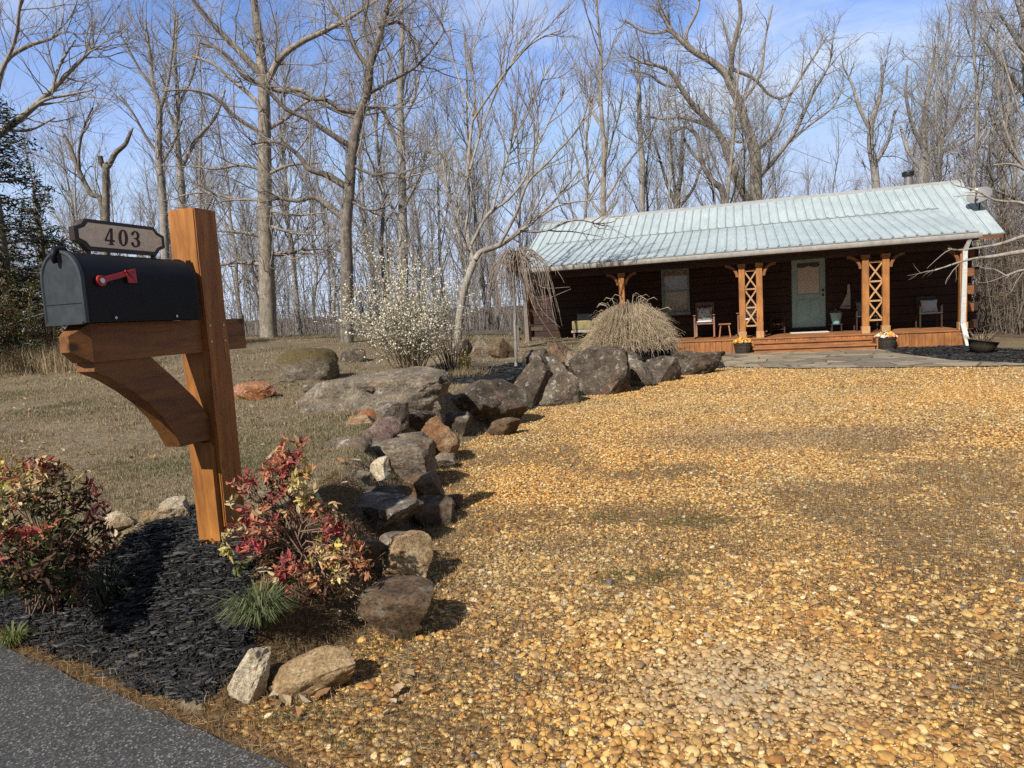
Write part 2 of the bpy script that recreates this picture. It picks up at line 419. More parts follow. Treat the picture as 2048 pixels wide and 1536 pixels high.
for k, (nm, mt) in enumerate(GNAMES):
    fs = F4[fz == k]; u_, inv = np.unique(fs, return_inverse=True)
    o = mesh_obj(nm, np.stack([GX[u_], GY[u_], GZ[u_]], 1), inv.reshape(-1, 4), mt, smooth=True); tag(o, kind='structure')

# road: asphalt sheet with a ragged edge
m, nt, b = new_mat('asphalt'); v = coords(nt, 'Object')
vo = N(nt, 'ShaderNodeTexVoronoi', Scale=175); nt.links.new(v, vo.inputs['Vector'])
sp = nt.nodes.new('ShaderNodeSeparateColor'); nt.links.new(vo.outputs['Color'], sp.inputs[0])
r1 = ramp(nt, [(0, (.022, .022, .024)), (.5, (.042, .042, .042)), (.85, (.082, .081, .080)), (1, (.24, .235, .225))]); nt.links.new(sp.outputs[1], r1.inputs[0])
n0 = noise_tex(nt, v, 1.6, 4, .6); r2 = ramp(nt, [(.35, .75), (.65, 1.15)]); nt.links.new(n0, r2.inputs[0])
nt.links.new(mixc(nt, 1, r1.outputs[0], r2.outputs[0], 'MULTIPLY'), b.inputs['Base Color']); b.inputs['Roughness'].default_value = .8
bump(nt, b, vo.outputs['Distance'], .6, .0018); M_asph = m
tdir = np.array([.853, -.523])
ts = np.concatenate([np.linspace(-40, -1, 30), np.linspace(-.98, 4.2, 260), np.linspace(4.3, 30, 30)])
ed = .035 * (fbm(ts * 5, ts * 0 + 3.3) - .5) + .10 * (fbm(ts * 1.3, ts * 0 + 9.3) - .5) - .03
A = RP + ts[:, None] * tdir + (ed[:, None]) * RN; Bq = RP + ts[:, None] * tdir - 5.5 * RN
vz = .012
V = np.concatenate([np.c_[A, np.full(len(A), vz)], np.c_[Bq, np.full(len(A), vz)], np.c_[A, np.full(len(A), -.03)]]); n = len(ts)
Fq = np.array([(i, i + 1, i + 1 + n, i + n) for i in range(n - 1)] + [(i + 2*n, i + 1 + 2*n, i + 1, i) for i in range(n - 1)])[:, ::-1]
tag(mesh_obj('road', V, Fq, M_asph), kind='structure')

# flagstone path
m, nt, b = new_mat('flagstone'); v = coords(nt, 'Object')
vo = N(nt, 'ShaderNodeTexVoronoi', Scale=1.7); nt.links.new(v, vo.inputs['Vector'])
vd = N(nt, 'ShaderNodeTexVoronoi', Scale=1.7, feature='DISTANCE_TO_EDGE'); nt.links.new(v, vd.inputs['Vector'])
sp = nt.nodes.new('ShaderNodeSeparateColor'); nt.links.new(vo.outputs['Color'], sp.inputs[0])
r1 = ramp(nt, [(0, (.16, .135, .10)), (.35, (.27, .22, .15)), (.7, (.36, .29, .20)), (1, (.20, .17, .14))]); nt.links.new(sp.outputs[0], r1.inputs[0])
n2 = noise_tex(nt, v, 14, 6, .7); r2 = ramp(nt, [(.32, .65), (.68, 1.2)]); nt.links.new(n2, r2.inputs[0])
c = mixc(nt, 1, r1.outputs[0], r2.outputs[0], 'MULTIPLY')
je = ramp(nt, [(.015, 1.0), (.04, 0.0)]); nt.links.new(vd.outputs['Distance'], je.inputs[0])
c = mixc(nt, je.outputs[0], c, (.075, .062, .045)); nt.links.new(c, b.inputs['Base Color']); b.inputs['Roughness'].default_value = .85
bump(nt, b, n2, .5, .01); M_flag = m
pm = np.array(PATHPOLY)
bm = bmesh.new(); vs = [bm.verts.new((p[0], p[1], .03)) for p in PATHPOLY]; f = bm.faces.new(vs); bmesh.ops.triangulate(bm, faces=[f])
for _ in range(3): bmesh.ops.subdivide_edges(bm, edges=[e for e in bm.edges if e.calc_length() > .5], cuts=1, use_grid_fill=True)
bmesh.ops.triangulate(bm, faces=bm.faces[:])
for v_ in bm.verts: v_.co.z = max(.022, float(Z(v_.co.x, v_.co.y)) + .02)
bmesh.ops.recalc_face_normals(bm, faces=bm.faces[:])
me = bpy.data.meshes.new('path'); bm.to_mesh(me); bm.free(); me.materials.append(M_flag)
o = bpy.data.objects.new('path', me); COL.objects.link(o); tag(o, kind='structure')

# ------------------------------------------------------------------ scatter helpers
def ico(sub):
    bm = bmesh.new(); bmesh.ops.create_icosphere(bm, subdivisions=sub, radius=1)
    V = np.array([v.co[:] for v in bm.verts]); F = np.array([[v.index for v in f.verts] for f in bm.faces]); bm.free(); return V, F
def scatter(name, protos, F, pos, scale3, rotz, tilt, col, mat, kind='stuff', smooth=True, extra=None):
    """protos: (K,nv,3) variants sharing faces F; one mesh of all pieces, each with its own colour"""
    n = len(pos); K, nv, _ = protos.shape
    pk = rng.integers(0, K, n)
    V = protos[pk] * scale3[:, None, :]
    ct, st = np.cos(tilt), np.sin(tilt)
    y = V[:, :, 1] * ct[:, None] - V[:, :, 2] * st[:, None]; z = V[:, :, 1] * st[:, None] + V[:, :, 2] * ct[:, None]
    c, s = np.cos(rotz), np.sin(rotz); x = V[:, :, 0]
    X = x * c[:, None] - y * s[:, None]; Y = x * s[:, None] + y * c[:, None]
    V = np.stack([X, Y, z], -1) + pos[:, None, :]
    Fs = (F[None] + (np.arange(n) * nv)[:, None, None]).reshape(-1, F.shape[1])
    cc = np.repeat(col, nv, axis=0)
    o = mesh_obj(name, V.reshape(-1, 3), Fs, mat, smooth=smooth, colors=cc)
    tag(o, kind=kind); return o
def wedge(n, y0, y1, left=None, right=None, power=1.0):
    """random points in the part of the ground the camera can see between two distances, with a margin"""
    y = (y0**(power+1) + rng.random(n) * (y1**(power+1) - y0**(power+1)))**(1/(power+1))
    x0 = left(y) if left else -.80 * y - .6
    x1 = right(y) if right else .86 * y + .6
    return x0 + rng.random(n) * (x1 - x0), y
def pick(pal, n, w=None):
    pal = np.array(pal); k = rng.choice(len(pal), n, p=w); return pal[k]

# bare dirt and grass patches in the gravel, as ellipses (pixel centre, half sizes in metres)
PATCH = []
for px, py, a, b_, k in [(1260, 1030, .6, .26, .85), (1390, 1045, .35, .2, .9), (1290, 1155, .36, .17, .88), (1040, 1035, .6, .28, .75), (1130, 1090, .5, .2, .6), (860, 1330, .40, .34, .9), (980, 1260, .4, .28, .7), (760, 1470, .6, .26, .93), (1000, 1360, .45, .22, .75), (640, 1430, .4, .25, .93), (920, 1180, .25, .3, .7), (930, 1050, .25, .5, .75), (1460, 870, .9, .8, .35), (1700, 870, .9, .6, .35), (1090, 1170, .25, .12, .5), (930, 1130, .2, .35, .6), (950, 1400, .3, .14, .6), (1110, 860, .5, .9, .4)]:
    q = atz(px, py, 0); PATCH.append((q[0], q[1], a, b_, k))
def patchiness(x, y):
    k = np.zeros(np.shape(x))
    for px, py, a, b_, s in PATCH:
        k = np.maximum(k, s * np.clip(1.35 - np.hypot((x - px) / a, (y - py) / b_), 0, 1))
    k = np.maximum(k, .8 * sstep(.50, .68, fbm(x * .9 + 3, y * .9)) * sstep(9, 5, y))
    k = np.maximum(k, .45 * sstep(.52, .66, fbm(x * .45 + 13, y * .8 + 4)) * sstep(3.2, 1.2, x))
    k = np.maximum(k, .95 * sstep(.42, .08, droad(x, y)))
    k = np.maximum(k, .8 * sstep(.35, .0, x - xb(y)) * (fbm(x * 3, y * 3) > .42))
    return k

PEB = [(.48, .28, .088), (.56, .355, .125), (.60, .415, .18), (.40, .215, .066), (.34, .16, .048), (.25, .14, .062), (.62, .49, .28), (.46, .305, .145), (.15, .145, .14), (.66, .56, .38)]
PW = np.array([.17, .20, .15, .14, .08, .10, .06, .09, .010, .012]); PW = PW / PW.sum()
dust = atz(1500, 1370, 0)
def pebbles(name, n, y0, y1, rad, sub, flat=.55):
    x, y = wedge(n, y0, y1, left=lambda y: xb(y) - .30)
    ok = (y < far_edge(x) - .02) & (droad(x, y) > -.02) & ((zone(x, y) == 0) | (rng.random(len(x)) < .02) & (zone(x, y) == 4))
    pk = patchiness(x, y); ok &= rng.random(len(x)) > pk
    x, y = x[ok], y[ok]; n = len(x)
    V, F = ico(sub); protos = []
    for k in range(14):
        r_ = np.random.default_rng(100 + k); d = V.copy()
        for _ in range(9):
            nrm = r_.normal(size=3); nrm /= np.linalg.norm(nrm); of = r_.uniform(.45, .82)
            q = d @ nrm; d -= np.maximum(0, q - of)[:, None] * nrm * .85
        protos.append(d)
    s = rad * np.exp(rng.normal(0, .30, n)); s = np.clip(s, rad * .45, rad * 2.1)
    sc = np.stack([s * rng.uniform(.95, 1.5, n), s, s * rng.uniform(flat * .8, flat * 1.3, n)], 1)
    col = pick(PEB, n, PW) * rng.uniform(.7, 1.12, (n, 1))
    hue = fbm(x * .8 + 9, y * .8)[:, None]; col = col * (1 + (hue - .5) * np.array([.5, .2, -.3]))
    g = np.clip(1.2 - np.hypot((x - dust[0]) / .55, (y - dust[1]) / .33), 0, 1)[:, None] * .75
    col = col * (1 - g) + g * np.array([.36, .29, .19])
    for px_, py_, a_, b_, k_ in [q for q in PATCH if q[2] == .9]:
        g = np.clip(1.3 - np.hypot((x - px_) / a_, (y - py_) / b_), 0, 1)[:, None] * .5; col = col * (1 - g) + g * np.array([.24, .19, .14])
    pos = np.stack([x, y, Z(x, y) + sc[:, 2] * rng.uniform(-.15, .75, n)], 1)
    return protos, F, pos, sc, col
M_peb = mat_attr('pebble', .75, .35, nscale=60, namt=.3)
sets = []
for args in ((17000, 1.55, 3.6, .0115, 2), (60000, 1.55, 4.2, .0050, 1), (32000, 3.6, 6.2, .0112, 1), (60000, 6.2, 10.0, .0118, 1), (44000, 10.0, 14.6, .0145, 1)):
    protos, F, pos, sc, col = pebbles('gravel', *args); sets.append((np.array(protos), F, pos, sc, col))
Vs, Fs_, Cs, off = [], [], [], 0
for protos, F, pos, sc, col in sets:
    n = len(pos); nv = protos.shape[1]; pk = rng.integers(0, len(protos), n); V = protos[pk] * sc[:, None, :]
    a = rng.uniform(0, 6.283, n); t = rng.normal(0, .35, n); ct, st = np.cos(t)[:, None], np.sin(t)[:, None]
    yy = V[:, :, 1] * ct - V[:, :, 2] * st; zz = V[:, :, 1] * st + V[:, :, 2] * ct; c_, s_ = np.cos(a)[:, None], np.sin(a)[:, None]
    V = np.stack([V[:, :, 0] * c_ - yy * s_, V[:, :, 0] * s_ + yy * c_, zz], -1) + pos[:, None, :]
    Vs.append(V.reshape(-1, 3)); Fs_.append((F[None] + (np.arange(n) * nv)[:, None, None]).reshape(-1, 3) + off); Cs.append(np.repeat(col, nv, 0)); off += n * nv
o = mesh_obj('gravel', np.concatenate(Vs), np.concatenate(Fs_), M_peb, smooth=True, colors=np.concatenate(Cs)); tag(o, kind='stuff')
del Vs, Fs_, Cs, sets

# grass blades
M_blade = mat_attr('grass_blade', .75, .25, transl=.25)
def blades(name, x, y, h, wd, col, bend=.5, z0=None, segs=1):
    n = len(x); z = Z(x, y) if z0 is None else z0
    a = rng.uniform(0, 6.283, n); la = rng.uniform(0, 6.283, n); ln = np.abs(rng.normal(0, bend, n)) * h
    sx, sy = np.cos(a) * wd, np.sin(a) * wd; lx, ly = np.cos(la) * ln, np.sin(la) * ln
    hh = h * np.sqrt(np.clip(1 - (ln / np.maximum(h, 1e-6))**2, .06, 1))
    p0 = np.stack([x - sx, y - sy, z - .004], 1); p1 = np.stack([x + sx, y + sy, z - .004], 1)
    p2 = np.stack([x + lx * .35 - sx * .7, y + ly * .35 - sy * .7, z + hh * .6], 1); p3 = np.stack([x + lx * .35 + sx * .7, y + ly * .35 + sy * .7, z + hh * .6], 1)
    p4 = np.stack([x + lx, y + ly, z + hh], 1)
    V = np.stack([p0, p1, p3, p2, p4], 1).reshape(-1, 3)
    b0 = (np.arange(n) * 5)[:, None]
    F = np.concatenate([b0 + np.array([[0, 1, 2]]), b0 + np.array([[0, 2, 3]]), b0 + np.array([[3, 2, 4]])]).astype(np.int32)
    o = mesh_obj(name, V, F, M_blade, colors=np.repeat(col, 5, 0)); tag(o, kind='stuff'); return o
TAN = [(.40, .315, .20), (.33, .25, .155), (.25, .19, .115), (.47, .385, .26), (.17, .13, .08)]
GRN = [(.055, .085, .022), (.075, .105, .03), (.10, .125, .045)]
xs, ys, hs, ws, cs = [], [], [], [], []
for n, y0, y1, h, wd in ((150000, 2.9, 6.2, .026, .0016), (140000, 6.2, 12, .032, .0026), (90000, 12, 27, .045, .006)):
    x, y = wedge(n, y0, y1, left=lambda y: -.80 * y - .3, right=lambda y: xb(y) + 0 * y)
    bare = fbm(x * .8 + 70, y * .8 + 11) * .7 + .3 * fbm(x * 3.7, y * 3.7 + 9)
    ok = (zone(x, y) == 1) & (rng.random(n) < np.clip((.64 - bare) * 7, .10, 1)); x, y, bare = x[ok], y[ok], bare[ok]; k = len(x)
    gr = fbm(x * .55 + 40, y * .55) * .75 + .25 * fbm(x * 3.1, y * 3.1)
    isg = rng.random(k) < np.clip((gr - .47) * 2.4, .04, .5)
    col = np.where(isg[:, None], pick(GRN, k), pick(TAN, k)) * rng.uniform(.75, 1.2, (k, 1))
    xs.append(x); ys.append(y); tuft = fbm(x * 6 + 3, y * 6); hs.append(h * rng.uniform(.5, 1.25, k) * (.6 + 1.1 * np.clip((tuft - .35) * 2.2, 0, 1))); ws.append(np.full(k, wd)); cs.append(col)
blades('grass', np.concatenate(xs), np.concatenate(ys), np.concatenate(hs), np.concatenate(ws), np.concatenate(cs), .9)
# dry grass and weeds through the gravel, along the verge and over the bed edges
x, y = wedge(330000, 1.55, 7, left=lambda y: np.minimum(xb(y), -1.2) - 1.2)
zn = zone(x, y); dr = droad(x, y)
pz = np.where(zn == 0, patchiness(x, y) * .9, np.where(zn == 4, .9, 0)) * (dr > -.06)
pz = np.maximum(pz, (zn == 2) * (dr > 0) * sstep(.2, .05, dr) * .8)
pz = np.maximum(pz, .8 * (np.abs(x - xb(y) + .12) < .16) * (y < 6.5) * (dr > -.02))
ok = rng.random(len(x)) < pz; x, y, dr = x[ok], y[ok], dr[ok]; k = len(x)
green = np.zeros(k, bool)
for px, py, a, b_ in [(1390, 1045, .25, .1), (1220, 1035, .12, .08), (1290, 1155, .26, .10), (590, 1440, .16, .07), (690, 1480, .1, .05), (760, 1300, .1, .07), (40, 1265, .4, .1), (580, 1240, .3, .16), (700, 1040, .2, .2), (840, 1270, .1, .1), (1190, 995, .2, .1)]:
    q = atz(px, py, .0); green |= (np.hypot((x - q[0]) / a, (y - q[1]) / b_) < 1)
green &= rng.random(k) < .75
col = pick(TAN + [(.20, .12, .06), (.28, .17, .08)], k) * rng.uniform(.6, 1.0, (k, 1))
og = (dr < .16) & ~green & (rng.random(k) < .8); col[og] = pick([(.33, .20, .09), (.26, .15, .07), (.38, .26, .14)], og.sum()) * rng.uniform(.7, 1.1, (og.sum(), 1))
col[green] = pick(GRN, green.sum()) * rng.uniform(.8, 1.2, (green.sum(), 1))
blades('dry_grass', x, y, .042 * rng.uniform(.4, 1.3, k), np.where(og, .0011, .0014), col, .95)

# mulch chips
Vb = np.array([(-1, -1, -1), (1, -.8, -1), (.9, 1, -1), (-1, .7, -1), (-.8, -1, 1), (1, -1, 1), (.8, .8, 1), (-1, 1, 1)], float)
Fb = np.array([(0, 3, 2, 1), (4, 5, 6, 7), (0, 1, 5, 4), (1, 2, 6, 5), (2, 3, 7, 6), (3, 0, 4, 7)])
pr = np.array([Vb * (1 + .35 * np.random.default_rng(k).normal(size=Vb.shape)) for k in range(12)])
M_chip = mat_attr('mulch_chip', .62, .45, nscale=70, namt=.45)
x1, y1 = wedge(90000, 2.2, 4.6, left=lambda y: -.85 * y - .4, right=lambda y: xb(y)); ok = zone(x1, y1) == 2; x1, y1 = x1[ok], y1[ok]
x2, y2 = wedge(60000, 7.4, 19, left=lambda y: -1.6 + 0 * y, right=lambda y: .9 * y + 1); ok = zone(x2, y2) == 2; x2, y2 = x2[ok], y2[ok]
x3, y3 = x1[:600] + 0, y1[:600] + 0
def chips(x, y, L, lift):
    n = len(x); l = L * np.clip(np.exp(rng.normal(0, .6, n)), .3, 2.8)
    sc = np.stack([l, l * rng.uniform(.10, .3, n), l * rng.uniform(.05, .13, n)], 1)
    return np.stack([x, y, Z(x, y) + rng.uniform(0, lift, n)], 1), sc
pa, sa = chips(x1, y1, .0105, .02); pb, sb = chips(x2, y2, .022, .02)
pa[:, :2] += rng.normal(0, .018, (len(pa), 2)); xl, yl = x1[:2600] + rng.normal(0, .02, min(2600, len(x1))), y1[:2600] + rng.normal(0, .02, min(2600, len(y1))); ll = .012 + .03 * rng.random(len(xl)) ** 2; pl_ = np.stack([xl, yl, Z(xl, yl) + rng.uniform(.012, .03, len(xl))], 1); sl_ = np.stack([ll, ll * .045 + .0006, ll * .03 + .0005], 1)
pos = np.concatenate([pa, pb, pl_]); scl = np.concatenate([sa, sb, sl_]); n = len(pos)
col = pick([(.012, .012, .013), (.02, .02, .021), (.033, .033, .035), (.055, .054, .055), (.09, .075, .06)], n, [.32, .31, .25, .10, .02])
scatter('mulch', pr, Fb, pos, scl, rng.uniform(0, 6.28, n), rng.normal(0, .55, n), col, M_chip, smooth=False)

# pine straw lying along the road edge and over the thin gravel
x, y = wedge(60000, 1.5, 4.4, left=lambda y: np.minimum(xb(y), -1.2) - 1.3)
dr = droad(x, y); zn = zone(x, y); pz = np.where(dr < .0, .12 * sstep(-.10, .0, dr), np.where(zn == 4, .62, np.where(zn == 0, patchiness(x, y) * .42, .03 * (zn == 2))))
ok = rng.random(len(x)) < pz; x, y, dr = x[ok], y[ok], dr[ok]; n = len(x); l = rng.uniform(.010, .032, n)
scatter('pine_straw', pr * 1.0, Fb, np.stack([x, y, np.maximum(Z(x, y), np.where(dr < .02, .012, -1)) + rng.uniform(.0, .014, n)], 1), np.stack([l, l * 0 + .00085, l * 0 + .0007], 1), rng.uniform(0, 6.28, n), rng.normal(0, .25, n),
        np.where((dr < .16)[:, None], pick([(.38, .22, .10), (.30, .17, .075), (.44, .29, .15), (.21, .12, .06), (.30, .24, .16)], n), pick([(.34, .25, .14), (.26, .17, .09), (.20, .13, .07), (.42, .33, .20)], n)) * rng.uniform(.7, 1.1, (n, 1)), M_blade, smooth=False)

# fallen leaves on the lawn and beds
lv = np.array([(0, -1, 0), (.55, -.35, .12), (.5, .35, .2), (0, 1, .05), (-.5, .4, .22), (-.6, -.3, .1), (0, 0, -.06)], float)
lf = np.array([(6, 0, 1), (6, 1, 2), (6, 2, 3), (6, 3, 4), (6, 4, 5), (6, 5, 0)])
x, y = wedge(1300, 3, 22, right=lambda y: xb(y) + .4); ok = np.isin(zone(x, y), [1, 2, 4]); x, y = x[ok], y[ok]
for px, py, k_ in [(590, 1290, 14), (560, 1180, 10), (640, 1170, 12), (540, 1290, 8), (270, 810, 1), (140, 885, 1), (330, 880, 1), (95, 730, 2), (800, 1290, 6)]:
    q = atz(px, py, .2); x = np.r_[x, q[0] + rng.normal(0, .06, k_)]; y = np.r_[y, q[1] + rng.normal(0, .06, k_)]
n = len(x); s = rng.uniform(.014, .038, n)
scatter('fallen_leaves', np.array([lv, lv * (1, 1, -1), lv * (1.2, .9, 2)]), lf, np.stack([x, y, Z(x, y) + .025], 1), np.stack([s, s, s], 1), rng.uniform(0, 6.28, n), rng.normal(0, .5, n),
        pick([(.32, .22, .13), (.40, .30, .19), (.24, .14, .07), (.46, .38, .27), (.30, .16, .07)], n), mat_attr('leaf_dead', .8, .2, transl=.15), smooth=False)
# ------------------------------------------------------------------ rocks
R_dark = mat_rock('rock_dark', [(.026, .020, .015), (.075, .060, .046), (.16, .13, .10)], lichen=.5, rust=.3)
R_lichen = mat_rock('rock_lichen', [(.055, .045, .034), (.135, .112, .088), (.25, .212, .168)], lichen=.85, rust=.2)
R_grey = mat_rock('rock_grey', [(.065, .052, .04), (.165, .137, .105), (.29, .245, .19)], lichen=.6, strata=.12, rust=.3)
R_tan = mat_rock('rock_tan', [(.22, .14, .07), (.40, .28, .15), (.56, .43, .27)], strata=.1, rust=.35, scale=1.6)
R_pale = mat_rock('rock_pale', [(.34, .26, .165), (.52, .43, .30), (.70, .63, .50)], rust=.5, scale=1.6)
R_orange = mat_rock('rock_orange', [(.15, .085, .045), (.30, .185, .105), (.42, .31, .21)], lichen=.35, rust=.8)
R_brown = mat_rock('rock_brown', [(.045, .028, .016), (.125, .082, .05), (.21, .145, .092)], lichen=.2, rust=.45, scale=1.3)
R_moss = mat_rock('rock_moss', [(.08, .06, .042), (.16, .13, .10), (.26, .22, .18)], lichen=.6, moss=.9)
R_purple = mat_rock('rock_purple', [(.085, .055, .045), (.15, .10, .085), (.23, .165, .14)], lichen=.3)
R_redclay = mat_rock('rock_red', [(.17, .065, .028), (.30, .12, .05), (.40, .27, .18)], lichen=.5, rust=.95)

def rock(px, by, zb, wpx, hpx, label, mat, seed, dm=None, cuts=6, lean=0.0, taper=0.0, rot=0.0, sub=4, rough=.10, sink=.14, top=0.0, name='boulder', cat='rock', slope=0.0):
    """a boulder whose foot meets the ground at the pixel (px, by); wpx, hpx its size in the photograph"""
    q = atz(px, by, zb); Y = q[1]; wid = wpx * Y / FPX
    dep = dm * wid if dm else wid * .75
    t = aty(px, by - hpx, Y + dep * .55); h = max(.07, t[2] - zb)
    r_ = np.random.default_rng(seed); bm = bmesh.new(); bmesh.ops.create_icosphere(bm, subdivisions=sub, radius=1)
    V = np.array([v.co[:] for v in bm.verts]); F = np.array([[v.index for v in f.verts] for f in bm.faces]); bm.free()
    V = np.sign(V) * np.abs(V) ** .72
    for _ in range(int(cuts * 1.7) + (2 if cuts else 0)):
        nv = r_.normal(size=3); nv[2] = nv[2] * .7 + .1; nv /= np.linalg.norm(nv); of = r_.uniform(.50, .88)
        d = V @ nv; V -= np.maximum(0, d - of)[:, None] * nv * .93
    if top:
        V[:, 2] = np.where(V[:, 2] > top, top + (V[:, 2] - top) * .15, V[:, 2])
    sd = seed * 3.17
    nz = np.array([mnoise.fractal(Vector((v[0]*1.3+sd, v[1]*1.3, v[2]*1.3)), 1.0, 2.0, 3) * .9 + mnoise.fractal(Vector((v[0]*4+sd, v[1]*4, v[2]*5)), .9, 2.1, 4) * .42 for v in V])
    nrm = V / np.linalg.norm(V, axis=1)[:, None]; V = V + nrm * (nz * rough * 1.15)[:, None]
    lo, hi = V.min(0), V.max(0); V = (V - (lo + hi) / 2) / (hi - lo)
    V[:, :2] *= (1 - taper * (V[:, 2:3] + .5) * .8)
    c, s = math.cos(rot), math.sin(rot); V[:, :2] = V[:, :2] @ np.array([[c, s], [-s, c]])
    lo, hi = V.min(0), V.max(0); V[:, :2] = (V[:, :2] - (lo + hi)[:2] / 2) / (hi - lo)[:2]
    V = V * np.array([wid, dep, h * (1 + sink)])
    V[:, 2] += slope * V[:, 0]
    V[:, 0] += lean * (V[:, 2] + h / 2)
    ctr = CAM + (q - CAM) * 1.0; ctr = ctr + np.array([q[0] / Y, 1, 0]) * dep * .42
    V[:, 2] += h * (1 - sink) / 2
    me_o = mesh_obj(name, V, F, mat, smooth=True, loc=(ctr[0], ctr[1], zb))
    smooth_by_angle(me_o, 27)
    tag(me_o, label, cat, 'rocks edging the driveway and beds'); return me_o

